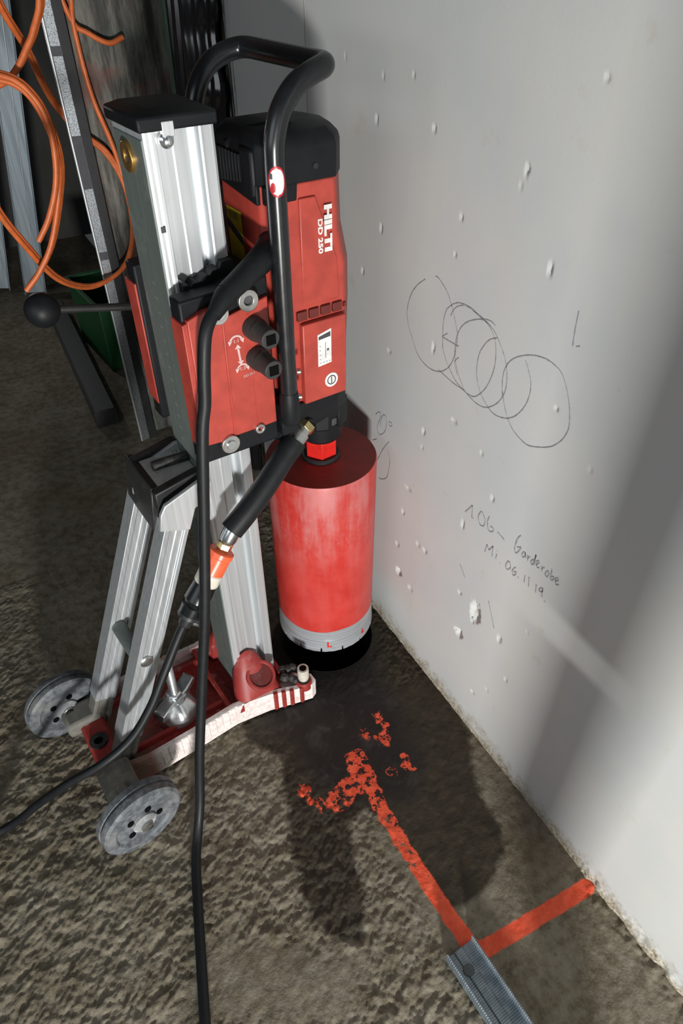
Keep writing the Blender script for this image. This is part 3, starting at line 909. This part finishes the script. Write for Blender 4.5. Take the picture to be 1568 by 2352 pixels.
# --- carriage
car = bpy.data.objects.new('carriage', None)
for s in (-1, 1):
    lo, hi = sorted((s*.058, s*.088))
    outl = [(-.252, .634), (-.128, .632), (-.128, .880), (-.180, .878), (-.188, .874), (-.250, .872)]
    MB().prism_y(outl, lo, hi).build('carriage_frame', 'black', std, bevel=.003)
    # red side cover with two folds
    lo, hi = sorted((s*.087, s*.0965))
    cov = [(-.246, .668), (-.222, .666), (-.217, .658), (-.206, .658), (-.200, .668), (-.171, .668), (-.168, .660), (-.160, .660), (-.157, .668), (-.134, .668), (-.134, .856), (-.196, .842), (-.199, .858), (-.222, .858), (-.246, .850)]
    cv = MB().prism_y(cov, lo, hi).build('carriage_cover', 'red', std, bevel=.0018)
    l2, h2 = sorted((s*.096, s*.0985))
    MB().prism_y([(-.2035, .672), (-.2005, .672), (-.1985, .838), (-.2015, .838)], l2, h2).build('cover_rib', 'red', cv, bevel=.0008)
    MB().prism_y([(-.1655, .672), (-.1640, .672), (-.1640, .84), (-.1655, .84)], *sorted((s*.096, s*.0972))).build('cover_rib', 'red', cv)
    MB().prism_y([(-.2525, .660), (-.2455, .662), (-.2455, .848), (-.2525, .846)], *sorted((s*.060, s*.0955))).build('cover_flank', 'red', std, bevel=.001)
    for (x, z, r, hex_) in ((-.2045, .850, .0130, 1), (-.163, .858, .0140, 0), (-.2115, .660, .0140, 1), (-.1635, .668, .0075, 0)):
        w_ = MB().ring((x, s*.0955, z), (0, s, 0), r, r*.45, .0055, 26).build('roller_washer', 'steel', std, bevel=.0008)
        MB().cyl((x, s*.094, z), (x, s*(.1035 if hex_ else .0965), z), r*(.52 if hex_ else .46), n=(24 if hex_ else 16)).build('roller_bolt', 'zinc' if hex_ else 'label_dark', w_, bevel=.0006)
    MB().turn((-.143, s*.096, .795), (-.143, s*.103, .795), [(0, .008), (.7, .008), (1, .006)], 20).build('pin', 'steel', std)
MB().box((-.157, -.060, .640), (-.1295, .060, .880)).build('carriage_bridge', 'black', std, bevel=.003)
# ragged dark slab standing in for the shadow cast above the carriage
zz = [(-.229, .850), (-.229, .8835), (-.224, .8800), (-.219, .8745), (-.213, .8805), (-.207, .8785), (-.203, .8815), (-.197, .8845), (-.192, .8835), (-.188, .8880), (-.1775, .8890), (-.1745, .8960), (-.159, .8965), (-.159, .850)]
MB().prism_y(zz, -.0585, -.0385).build('carriage_shadow_slab', 'rubber', std)
# two sockets for the feed lever, each with a square bore
for (x, z) in ((-.1590, .821), (-.1580, .778)):
    b = MB().turn((x, -.090, z), (x+.001, -.142, z), [(0, .0155), (.35, .0155), (.40, .0140), (.48, .0146), (.53, .0132), (1, .0128)], 28)
    h_ = b.build('lever_socket', 'socket', std, bevel=.001)
    MB().box((x-.0055, -.1434, z-.0065), (x+.0075, -.1412, z+.0065)).build('square_bore', 'bore_black', h_)
# printed feed symbols
def arc_arrow(cx, cz, r, name):
    b = MB(); vs, fs = [], []
    for i in range(13):
        a = R(20 + 140*i/12)
        for rr in (r, r*.74): vs.append((cx + rr*math.cos(a), -.0969, cz + rr*math.sin(a)))
    for i in range(12): fs.append((2*i, 2*i+1, 2*i+3, 2*i+2))
    b.add(vs, fs)
    for sg in (-1, 1):
        e = (cx + sg*r*.80, -.0969, cz + r*.30)
        b.add([(e[0]-.0032, e[1], e[2]+.001), (e[0]+.0032, e[1], e[2]+.001), (e[0]+sg*.0015, e[1], e[2]-.0055)], [(0, 1, 2)])
    return b.build(name, 'print_pink', std)
arc_arrow(-.1845, .806, .0105, 'feed_symbol'); arc_arrow(-.1795, .766, .0090, 'feed_symbol')
MB().prism_y([(-.1842, .797), (-.1815, .797), (-.1800, .779), (-.1827, .779)], -.0971, -.0966).build('feed_symbol', 'print_pink', std)
for (x, z, d) in ((-.183, .8035, 1), (-.181, .7735, -1)):
    MB().prism_y([(x-.0045, z-.006*d), (x+.0045, z-.006*d), (x, z)], -.0971, -.0966).build('feed_symbol', 'print_pink', std)
text('feed_digits', '1:1', 'print_pink', std, (-.1845, -.0969, .8085), (1, 0, 0), (0, 0, 1), .0075)
text('feed_digits', '1:3', 'print_pink', std, (-.1795, -.0969, .768), (1, 0, 0), (0, 0, 1), .0075)
text('feed_digits', 'DD 250', 'print_pink', std, (-.171, -.0969, .756), (1, 0, .1), (-.1, 0, 1), .0050)
# feed lever on the far side: steel rod with a ball
lv = MB().tube([(-.205, .1225, .783), (-.285, .121, .800), (-.345, .1195, .8135)], .0055, 12).build('feed_lever', 'dark_metal', std)
MB().sphere((-.366, .119, .8175), .0235, 24, 16).build('lever_ball', 'black', lv)
MB().turn((-.205, .098, .783), (-.205, .134, .783), [(0, .02), (.8, .02), (1, .016)], 24).build('lever_hub', 'black', std, bevel=.001)
# --- braces
def bar(p0, p1, w, y0, y1, chan=True):
    """extruded bar in the x-z plane between p0 and p1, width w, channel on its -y face"""
    p0, p1 = Vector((p0[0], 0, p0[1])), Vector((p1[0], 0, p1[1]))
    d = (p1-p0).normalized(); nn = Vector((d.z, 0, -d.x))
    sec = [(-.5, y1), (-.5, y0), (-.30, y0), (-.26, y0+.0015), (-.05, y0+.0015), (0, y0+.0003), (.12, y0+.0003), (.16, y0+.003), (.28, y0+.003), (.32, y0), (.5, y0), (.5, y1)]
    return [[p + nn*(k*w) + Vector((0, y, 0)) for k, y in sec] for p in (p0, p1)]
for s, y0, y1, dx in ((-1, -.076, -.044, 0), (1, .030, .062, -.010)):
    b = MB(); b.loft(bar((-.468+dx, .105), (-.303+dx*.3, .535), .040, y0, y1))
    br = b.build('brace', 'alu_dirty', std, bevel=.0008, angle=20)
    # elbow plate to the column
    el = [(-.331, .538), (-.325, .566), (-.316, .580), (-.250, .604), (-.244, .604), (-.244, .566), (-.272, .556), (-.286, .520)]
    MB().prism_y(el, y0-.0015, y0+.006).build('brace_elbow', 'alu', std, bevel=.0012)
    MB().turn((-.256, y0-.001, .585), (-.256, y0-.009, .585), [(0, .0085), (.6, .0085), (1, .007)], 6).build('elbow_bolt', 'steel', std)
    # grey end shoe
    d = Vector((.165, 0, .43)).normalized()
    b = MB(); b.loft(bar((-.497+dx, .030), (-.462+dx, .121), .037, y0+.002, y1-.002))
    b.build('brace_shoe', 'grey_dust', std, bevel=.003)
# bracket between the brace heads
MB().prism_y([(-.333, .520), (-.325, .500), (-.316, .512), (-.306, .590), (-.322, .594)], -.046, .058).build('brace_bracket', 'dark_metal', std, bevel=.002)
MB().box((-.316, -.044, .586), (-.2445, .034, .591)).build('bracket_shelf', 'shelf_grey', std, bevel=.001)
for y in (-.052, .044):
    MB().prism_y([(-.322, .560), (-.244, .560), (-.244, .604), (-.256, .604), (-.322, .592)], y-.008, y+.008).build('bracket_cheek', 'dark_metal', std, bevel=.002)
MB().tube([(-.300, .000, .598), (-.290, .000, .598), (-.2435, -.004, .598)], .008, 16).build('bracket_pin', 'dark_metal', std)
MB().cyl((-.410, -.046, .275), (-.414, .032, .275), .013, n=20).build('cross_tube', 'alu_dull', std)
MB().turn((-.4035, -.0755, .283), (-.4035, -.080, .283), [(0, .011), (.6, .011), (1, .008)], 22).build('cross_tube_bolt', 'steel', std)
# --- base casting
def side(s):
    return [(-.532, s*.072), (-.515, s*.090), (-.452, s*.101), (-.366, s*.099), (-.274, s*.094), (-.205, s*.104), (-.150, s*.120), (-.118, s*.128), (-.106, s*.122), (-.106, s*.104), (-.128, s*.088), (-.150, s*.060)]
outer = side(-1) + side(1)[::-1]
cx, cy = -.32, 0
def inner_off(poly, d):
    out = []
    nP = len(poly)
    for i in range(nP):
        a, b_, c_ = Vector(poly[i-1]), Vector(poly[i]), Vector(poly[(i+1) % nP])
        e1, e2 = (b_-a).normalized(), (c_-b_).normalized()
        n1, n2 = Vector((-e1.y, e1.x)), Vector((-e2.y, e2.x))
        m = (n1+n2)
        if m.length < 1e-6: m = n1
        m.normalize()
        k = d/max(.4, m.dot(n1))
        out.append((b_.x+m.x*k, b_.y+m.y*k))
    return out
inn = inner_off(outer, .010)
zt = lambda x: .060 if x < -.24 else (.060 - .012*min(1, (x+.24)/.09))
b = MB()
b.loft([[(x, y, .001) for x, y in outer], [(x, y, zt(x)) for x, y in outer], [(x, y, zt(x)) for x, y in inn], [(x, y, .036) for x, y in inn]], False)
b.add([(x, y, .036) for x, y in inn], [tuple(range(len(inn)))])
b.add([(x, y, .001) for x, y in outer], [tuple(range(len(outer)))])
base = b.build('base_plate', 'base', std, angle=30)
# slurry runs and ribs down the near and far side walls
for s in (-1, 1):
    for i in range(13):
        x = -.425 + i*.0145
        yv = s*np.interp(x, [-.452, -.366, -.274, -.205], [.101, .099, .094, .104])
        MB().box((x-.0055, min(yv, yv+s*.0022), .014), (x+.0055, max(yv, yv+s*.0022), .059)).build('side_rib', 'base', base, bevel=.001)
    for i, x in enumerate((-.192, -.176, -.160, -.140)):
        yv = s*np.interp(x, [-.205, -.150, -.118], [.104, .120, .128])
        MB().box((x-.004, min(yv-s*.004, yv+s*.0045), .003), (x+.004, max(yv-s*.004, yv+s*.0045), zt(x)+.002)).build('foot_rib', 'red_dark', base, bevel=.0015)
    # hinge hump hugging the column foot, with a wide bore
    rings = []
    for (yy, zt_, hw) in ((s*.046, .142, .036), (s*.054, .136, .039), (s*.068, .110, .044), (s*.086, .082, .047), (s*.098, .062, .048)):
        rings.append([(-.218 + hw*math.cos(a), yy, .036 + (zt_-.036)*max(0, math.sin(a))**.8) for a in [math.pi*k/14 for k in range(15)]])
    MB().loft(rings, True).build('hinge_hump', 'hump', base, angle=35)
    nrm = Vector((.10, s*.56, .82)).normalized(); c0 = Vector((-.206, s*.0800, .0935))
    MB().ring(c0 - nrm*.004, nrm, .0300, .0235, .0085, 30).build('hinge_bore_rim', 'hump', base, bevel=.001)
    MB().cyl(c0 - nrm*.002, c0 + nrm*.0012, .0238, n=30).build('hinge_bore', 'bore_red', base)
    # levelling screw on the front foot
    fx, fy = -.128, s*.112
    MB().turn((fx, fy, .036), (fx, fy, .056), [(0, .017), (.6, .017), (1, .0145)], 24).build('screw_boss', 'red_dark', base)
    ls = MB().turn((fx, fy, .050), (fx, fy, .092), [(0, .0105), (.3, .0105), (.32, .0115), (1, .0115)], 22).build('levelling_screw', 'cream_plastic', std, bevel=.0006)
    MB().cyl((fx, fy, .0905), (fx, fy, .0926), .0072, n=20).build('screw_bore', 'bore_black', ls)
    for q in range(3):
        MB().ring((fx, fy, .050+q*.004), (0, 0, 1), .0128, .010, .0022, 22).build('thread_ring', 'dark_metal', ls)
# dark grit-covered stem between the column and the front foot
rr = random.Random(5)
for i in range(9):
    x, y = -.158 + rr.uniform(0, .028), -.092 + rr.uniform(-.012, .030)
    MB().sphere((x, y, .052), rr.uniform(.006, .010), 8, 6).build('slurry_lump', 'slurry', base, angle=10)
# inner ribs of the tray
for y in (-.060, .060):
    MB().box((-.47, y-.004, .034), (-.28, y+.004, .052)).build('tray_rib', 'red_dark', base, bevel=.001)
MB().box((-.285, -.088, .034), (-.277, .088, .056)).build('tray_rib', 'red_dark', base, bevel=.001)
# rear cross member, axle, wheels
MB().box((-.538, -.078, .018), (-.492, .078, .062)).build('rear_member', 'red_dark', std, bevel=.006)
MB().ring((-.518, -.018, .061), (0, 0, 1), .0165, .0085, .007, 24).build('rear_boss', 'dark_metal', std)
MB().cyl((-.518, -.018, .0610), (-.518, -.018, .0625), .0086, n=20).build('rear_bore', 'bore_black', std)
RW = .0715
wa, wb2 = Vector((-.5065, -.205, RW)), Vector((-.548, .098, RW))
ax = (wa - wb2).normalized()
MB().cyl(wa - ax*.006, wa - ax*.075, .0085, n=16).build('axle', 'grey_dust', std)
MB().cyl(wb2 + ax*.006, wb2 + ax*.036, .0085, n=16).build('axle', 'dark_metal', std)
MB().box((-.545, -.150, .034), (-.485, -.070, .064), Matrix.Translation((0, 0, .006))).build('axle_block', 'grey_dust', std, bevel=.010)
MB().box((-.560, .030, .034), (-.492, .082, .070), Matrix.Translation((0, 0, .006))).build('axle_block', 'grey_dust', std, bevel=.008)
for c0, sg in ((wa, 1), (wb2, -1)):
    a0, a1 = (c0 - ax*.026, c0 + ax*.010) if sg > 0 else (c0 - ax*.012, c0 + ax*.020)
    L_ = .022
    pr_ = [(0, .048), (.0, RW-.006), (.10, RW-.001), (.30, RW), (.42, RW), (.46, RW-.0035), (.54, RW-.0035), (.58, RW), (.70, RW), (.90, RW-.001), (1, RW-.006), (1, .052), (.90, .048)]
    wh = MB().turn(a0, a1, pr_, 56).build('wheel', 'wheel', std, angle=30)
    for e, dr in ((a1, ax), (a0, -ax)):
        MB().turn(e - dr*.004, e + dr*.006, [(0, .021), (.5, .0205), (1, .014)], 28).build('wheel_hub', 'wheel_hub', wh)
        MB().turn(e + dr*.004, e + dr*.011, [(0, .0105), (.8, .0105), (1, .007)], 20).build('hub_cap', 'steel', wh)
        xx, yy = MB.frame(ax)
        for k in range(5):
            an = 2*math.pi*k/5 + .5
            q = e + xx*(.0285*math.cos(an)) + yy*(.0285*math.sin(an)) - dr*.0026
            MB().cyl(q, q + dr*.0012, .0058, n=12).build('hub_pocket', 'bore_black', wh)

# ================================================================== ANCHOR SPINDLE
anc = thing('anchor_spindle', 'shiny zinc clamping spindle with big winged nut on the red base plate', 'clamping nut', (0, 0, 0), RZ)
ax_, ay_ = -.366, -.026
b = MB()
prof_ = []
nthr = 34
for i in range(nthr):
    prof_ += [((i)/nthr, .0090), ((i+.5)/nthr, .0079)]
prof_.append((1, .0075))
b.turn((ax_, ay_, .037), (ax_+.004, ay_+.002, .205), prof_, 16)
b.build('threaded_rod', 'zinc', anc, angle=20)
b = MB()
rings = []
nf = 48
for z, r, fl_ in ((.0375, .038, 0), (.044, .0435, 0), (.056, .0435, .07), (.068, .040, .14), (.078, .032, .08), (.086, .022, 0)):
    rings.append([(ax_ + r*(1 - fl_*(.5+.5*math.cos(6*2*math.pi*i/nf)))*math.cos(2*math.pi*i/nf), ay_ + r*(1 - fl_*(.5+.5*math.cos(6*2*math.pi*i/nf)))*math.sin(2*math.pi*i/nf), z) for i in range(nf)])
b.loft(rings, True); b.build('flared_nut', 'zinc', anc, angle=30)
m4 = Matrix.Translation((ax_, ay_, 0)) @ Matrix.Rotation(R(28), 4, 'Z')
wg = [(-.052, .076), (-.044, .070), (-.015, .078), (.015, .078), (.044, .084), (.052, .096), (.046, .104), (.022, .094), (-.022, .094), (-.046, .092)]
b = MB(); b.loft([[m4 @ Vector((x, y, z)) for x, z in wg] for y in (-.013, .013)]); b.build('wing_bar', 'zinc', anc, bevel=.003)
MB().turn((ax_, ay_, .088), (ax_, ay_, .106), [(0, .017), (.8, .016), (1, .012)], 6).build('hex_nut', 'zinc', anc, bevel=.001)

# ================================================================== WATER HOSE WITH COUPLING
hose = thing('water_hose', 'thick black water hose with brass fitting and orange quick coupling hanging beside the column', 'hose', (0, 0, 0), RZ)
H0, H1 = Vector((-.099, -.083, .613)), Vector((-.232, -.106, .512))
MB().tube(smooth([H0, (-.127, -.090, .593), (-.163, -.098, .564), (-.200, -.104, .536), H1], 6), [.0190]*4 + [.0182]*21, 20).build('hose_body', 'rubber', hose, angle=60)
MB().turn(Vector((-.076, -.0770, .6255)), H0 + (H0-H1).normalized()*-.004, [(0, .0118), (.35, .0118), (.36, .0145), (1, .0152)], 22).build('inlet_ferrule', 'steel', hose)
MB().turn((-.069, -.0755, .6285), (-.079, -.0775, .6235), [(0, .0145), (1, .0145)], 6).build('inlet_nut', 'gold_brass', hose, bevel=.0006)
dh = (H1 - Vector((-.200, -.104, .536))).normalized()
dd = Vector((-.064, -.004, -.086)).normalized()
q0 = H1 - dh*.004
q1 = q0 + Vector((-.010, -.0005, -.0135))
q2 = q1 + dd*.026
q3 = q2 + dd*.020
q4 = q3 + dd*.044
q5 = q4 + dd*.018
q6 = q5 + dd*.046
MB().turn(q0, q1 + dd*.006, [(0, .0138), (.8, .0138), (1, .0125)], 22).build('ferrule', 'zinc', hose)
MB().turn(q1 + dd*.006, q2 - dd*.002, [(0, .0095), (.18, .0128), (.7, .0128), (.72, .0098), (1, .0098)], 6).build('fitting_nut', 'gold_brass', hose, bevel=.0006)
MB().turn(q2 - dd*.004, q3 + dd*.016, [(0, .0175), (.05, .0205), (.25, .0205), (.3, .0190), (1, .0195)], 26).build('orange_collar', 'orange_plastic', hose, angle=25)
b = MB(); b.turn(q3 + dd*.016, q4 - dd*.006, [(0, .0185), (.1, .0200), (.9, .0200), (1, .0190)], 26)
cr = b.build('grey_collar', 'cream_plastic', hose, angle=25)
MB().turn(q4 - dd*.006, q6 - dd*.012, [(0, .0200), (.55, .0215), (.70, .0170), (.74, .0200), (1, .0190)], 22).build('tap_body', 'black_gloss', hose, angle=25)
MB().turn(q6 - dd*.012, q6 + dd*.012, [(0, .019), (.3, .019), (.35, .012), (.9, .011), (1, .010)], 14).build('clamp', 'dark_metal', hose, bevel=.0006)
MB().cyl(q6 - dd*.002 + Vector((.004, -.014, 0)), q6 + Vector((.012, -.020, -.001)), .0055, n=12).build('clamp_screw', 'zinc', hose)
e0 = q6
pth = [e0, e0 + dd*.03, Vector((-.398, -.126, .284)), Vector((-.430, -.134, .240)), Vector((-.474, -.139, .196)), Vector((-.528, -.136, .168)), Vector((-.588, -.114, .132)), Vector((-.640, -.086, .080)), Vector((-.690, -.064, .030)), Vector((-.735, -.052, .0105)), Vector((-.80, -.047, .0088)), Vector((-.90, -.050, .0088))]
MB().tube(smooth(pth, 6), .0074, 14).build('supply_hose', 'rubber', hose, angle=60)

# ================================================================== POWER CORD
cord = [(-.196, -.1115, .881), (-.214, -.119, .870), (-.236, -.128, .848), (-.2475, -.133, .805), (-.2545, -.136, .76), (-.266, -.140, .718), (-.288, -.150, .588), (-.316, -.165, .440), (-.352, -.181, .285), (-.388, -.205, .150), (-.413, -.230, .060), (-.437, -.258, .018), (-.460, -.297, .0085), (-.490, -.370, .0085), (-.513, -.428, .0085), (-.544, -.507, .0085), (-.575, -.590, .0085), (-.60, -.70, .0085)]
co = MB().tube(smooth(cord, 6), .0082, 14).build('power_cord', 'rubber', None, angle=60)
co.rotation_euler = (0, 0, RZ)
tag(co, 'long black rubber power cord hanging from the drill and running across the floor', 'cord')
MB().turn(Vector((-.196, -.1115, .8805)), Vector((-.222, -.1225, .862)), [(0, .0125), (.2, .013), (.6, .011), (1, .0090)], 16).build('bend_protector', 'rubber', co, angle=40)

# ================================================================== STEEL CHANNEL ON THE FLOOR
ch = thing('steel_channel', 'galvanised steel channel profile lying on the floor at the corner of the orange marks', 'steel profile', (-.120, -.655, 0), R(2.5))
sec = [(-.0262, .0), (-.0262, .021), (-.0240, .0225), (-.0225, .021), (-.0235, .020), (-.0248, .0195), (-.0248, .0015), (-.010, .0015), (-.008, .0035), (.006, .0035), (.008, .0015), (.0248, .0015), (.0248, .0195), (.0235, .020), (.0225, .021), (.0240, .0225), (.0262, .021), (.0262, .0)]
MB().loft([[(x, 0, z) for x, z in sec], [(x, -.62, z) for x, z in sec]]).build('profile', 'galv', ch, angle=25)
MB().cyl((-.004, -.030, .0036), (-.004, -.030, .0041), .0085, n=24).build('punched_hole', 'hole_dull', ch)

# ================================================================== BACKGROUND THINGS
cb = thing('corner_bead', 'perforated galvanised corner bead standing upright against the doorway wall', 'steel profile', (-.103, .962, 0), R(0))
MB().box((-.034, -.0030, 0), (-.010, -.0018, 1.9)).build('mesh_flange', 'perf', cb)
MB().box((-.010, -.0030, 0), (.012, -.0018, 1.9)).box((.0108, -.0018, 0), (.012, .0045, 1.9)).build('side_flange', 'galv_dark', cb)
MB().tube([(-.034, -.0034, 0), (-.034, -.0034, 1.9)], .0032, 10).build('bead', 'alu', cb)
for z, h_ in ((1.005, .018), (.735, .115), (.563, .020)):
    MB().box((-.0325, -.0042, z), (-.0105, -.0029, z+h_)).build('cast_shadow_band', 'label_dark', cb)  # dark strips stand in for shadows falling across the bead
for i, (xb, yb, lean, wd, lab) in enumerate(((-.215, 2.30, .16, .085, 'wide galvanised steel stud leaning in the dark doorway beside the corner bead'), (-.335, 2.42, .10, .06, 'narrow galvanised steel stud at the back of the dark doorway'))):
    sd = thing('steel_stud', lab, 'steel profile', (xb, yb, 0), 0)
    m4 = Matrix.Rotation(R(9), 4, 'Y') if i == 0 else Matrix.Rotation(R(11), 4, 'Y')
    MB().box((-wd/2, 0, .012), (wd/2, .002, 1.9), m4).build('web', 'galv', sd)
    MB().box((-wd/2, -.03, .012), (-wd/2+.002, 0, 1.9), m4).build('flange', 'galv', sd)
    MB().box((wd/2-.002, -.03, .012), (wd/2, 0, 1.9), m4).build('flange', 'galv', sd)
    MB().tube([m4 @ Vector((wd/6, -.002, .02)), m4 @ Vector((wd/6, -.002, 1.9))], .0022, 8).build('web_bead', 'alu', sd)
oc = thing('extension_cable', 'coil of orange extension cable hanging in the doorway', 'cable', (-.2, .76, 1.45))
ORG = [[(-.21,.76,1.44), (-.262,.77,1.25), (-.238,.80,1.117), (-.199,.86,1.030), (-.160,.968,.930), (-.116,.984,.856), (-.062,.984,.804), (-.032,.982,.721), (-.037,.970,.619), (-.075,.950,.548), (-.136,.930,.520), (-.201,.880,.533), (-.269,.800,.596), (-.315,.750,.685), (-.357,.720,.793), (-.37,.72,.93), (-.33,.73,1.15), (-.25,.74,1.38), (-.21,.75,1.44)],
       [(-.19,.76,1.44), (-.09,.95,1.25), (-.067,.984,1.121), (-.073,.984,1.062), (-.071,.984,.982), (-.063,.984,.909), (-.042,.984,.821), (-.030,.982,.731)],
       [(-.19,.77,1.44), (-.11,.95,1.20), (-.077,.984,1.070), (-.045,.985,1.041), (-.004,.985,1.021), (.03,.985,1.03)],
       [(-.20,.78,1.44), (-.165,.78,1.25), (-.163,.78,1.126), (-.190,.78,1.067), (-.212,.78,1.038), (-.235,.78,1.011), (-.261,.78,.991), (-.291,.78,.983), (-.34,.78,.99)],
       [(-.34,.72,1.10), (-.31,.72,1.04), (-.289,.72,1.014), (-.257,.72,1.000), (-.236,.72,.981), (-.218,.72,.945), (-.214,.72,.888), (-.228,.72,.817), (-.260,.72,.752), (-.293,.72,.709)],
       [(-.35,.73,1.06), (-.31,.73,1.02), (-.288,.73,1.003), (-.257,.73,.992), (-.232,.73,.967), (-.215,.73,.917), (-.211,.73,.854), (-.228,.73,.789), (-.268,.73,.697), (-.308,.73,.643), (-.346,.73,.608)]]
for j, pts in enumerate(ORG):
    for k in range((2, 1, 1, 3, 2, 3)[j]):
        q = smooth([(x + .2 + k*.0045, y - .76 + k*(.006 if y < .9 else 0) - (.008 if y > .97 else 0), z - 1.45 + k*.002) for i, (x, y, z) in enumerate(pts)], 6)
        MB().tube(q, .0058, 10).build('cable_turn', 'orange_cable', oc, angle=60)
hk = MB().tube(smooth([(-.055, .998, 1.47), (-.10, .90, 1.472), (-.19, .80, 1.474), (-.215, .735, 1.476), (-.213, .722, 1.490)], 5), .006, 10).build('cable_hook', 'dark_metal', None)
tag(hk, 'dark iron hook on the return wall that carries the orange cable', 'hook')
# black plastic sheeting bunched in the corner
sh_v, sh_f = [], []
nu, nz_ = 90, 60
for j in range(nz_+1):
    z = 1.5*j/nz_
    for i in range(nu+1):
        s_ = i/nu
        y = .612 + .20*s_ + .010*math.sin(z*23 + 2.1*math.sin(z*61))*(1-s_)**3
        amp_ = .012 + .018*math.sin(math.pi*min(1, s_*1.15))
        x = .108 - .012*s_ + amp_*math.sin(s_*9.5 + 1.2 + .5*math.sin(z*3.1) + .25*math.sin(z*9 + s_*7)) + .003*math.sin(s_*70 + z*5)
        sh_v.append((min(x, .130), y, z))
for j in range(nz_):
    for i in range(nu):
        a_ = j*(nu+1)+i
        sh_f.append((a_, a_+1, a_+nu+2, a_+nu+1))
ps = MB().add(sh_v, sh_f).build('plastic_sheet', plain('black_plastic_film', (.012, .012, .013), .16, 0, 0, scale=20, spec=.6), None, angle=80)
tag(ps, 'glossy black plastic sheeting hanging in folds against the wall corner', 'plastic sheet')
gc = thing('green_crate', 'dark green plastic crate standing in the dark room behind the corner bead', 'crate', (.0, 1.62, 0), R(6))
def tray(x0, x1, y0, y1, z1, th):
    b = MB()
    o_ = [(x0, y0), (x1, y0), (x1, y1), (x0, y1)]; i_ = [(x0+th, y0+th), (x1-th, y0+th), (x1-th, y1-th), (x0+th, y1-th)]
    b.loft([ring_z(o_, 0), ring_z(o_, z1), ring_z(i_, z1), ring_z(i_, .01)], False)
    b.add(ring_z(i_, .01), [(0, 1, 2, 3)]); b.add(ring_z(o_, 0), [(0, 1, 2, 3)])
    return b
tray(-.115, .20, -.16, .16, .24, .006).build('box', 'green', gc, bevel=.003)
MB().ring((.04, 0, .232), (0, 0, 1), .0, .0, .001, 4) if False else None
b = MB()
o_ = [(-.125, -.17), (.21, -.17), (.21, .17), (-.125, .17)]; i_ = [(-.109, -.154), (.194, -.154), (.194, .154), (-.109, .154)]
b.loft([ring_z(i_, .23), ring_z(o_, .23), ring_z(o_, .246), ring_z(i_, .246), ring_z(i_, .23)], False)
b.build('rim', 'green', gc, bevel=.002)
bm_ = thing('floor_sill', 'dark grey sill beam lying on the floor through the doorway', 'beam', (-.205, 1.10, 0), R(-2))
MB().prism_y([(-.035, 0), (.035, 0), (.035, .05), (.028, .056), (-.028, .056), (-.035, .05)], 0, .95).build('beam_body', plain('dark_sill', (.035, .035, .036), .6), bm_)
MB().box((-.030, .0, .0558), (.030, .95, .058)).build('beam_strip', plain('dark_sill_strip', (.05, .05, .052), .5), bm_)

# added unseen blocker that casts the shadow band on the wall; its two halves are held apart by a spacer
po = thing('shadow_post', 'added shadow-casting post with a narrow gap, standing out of view', 'post', (-.149, -1.0143, 0), R(90))
MB().box((-.047, -.011, 0), (.062, .011, .4200)).build('lower_half', 'wood', po, bevel=.002)
MB().box((-.047, -.011, .4340), (.062, .011, 1.45)).build('upper_half', 'wood', po, bevel=.002)
MB().box((-.047, -.011, .4200), (-.024, .011, .4340)).build('spacer', 'wood', po)
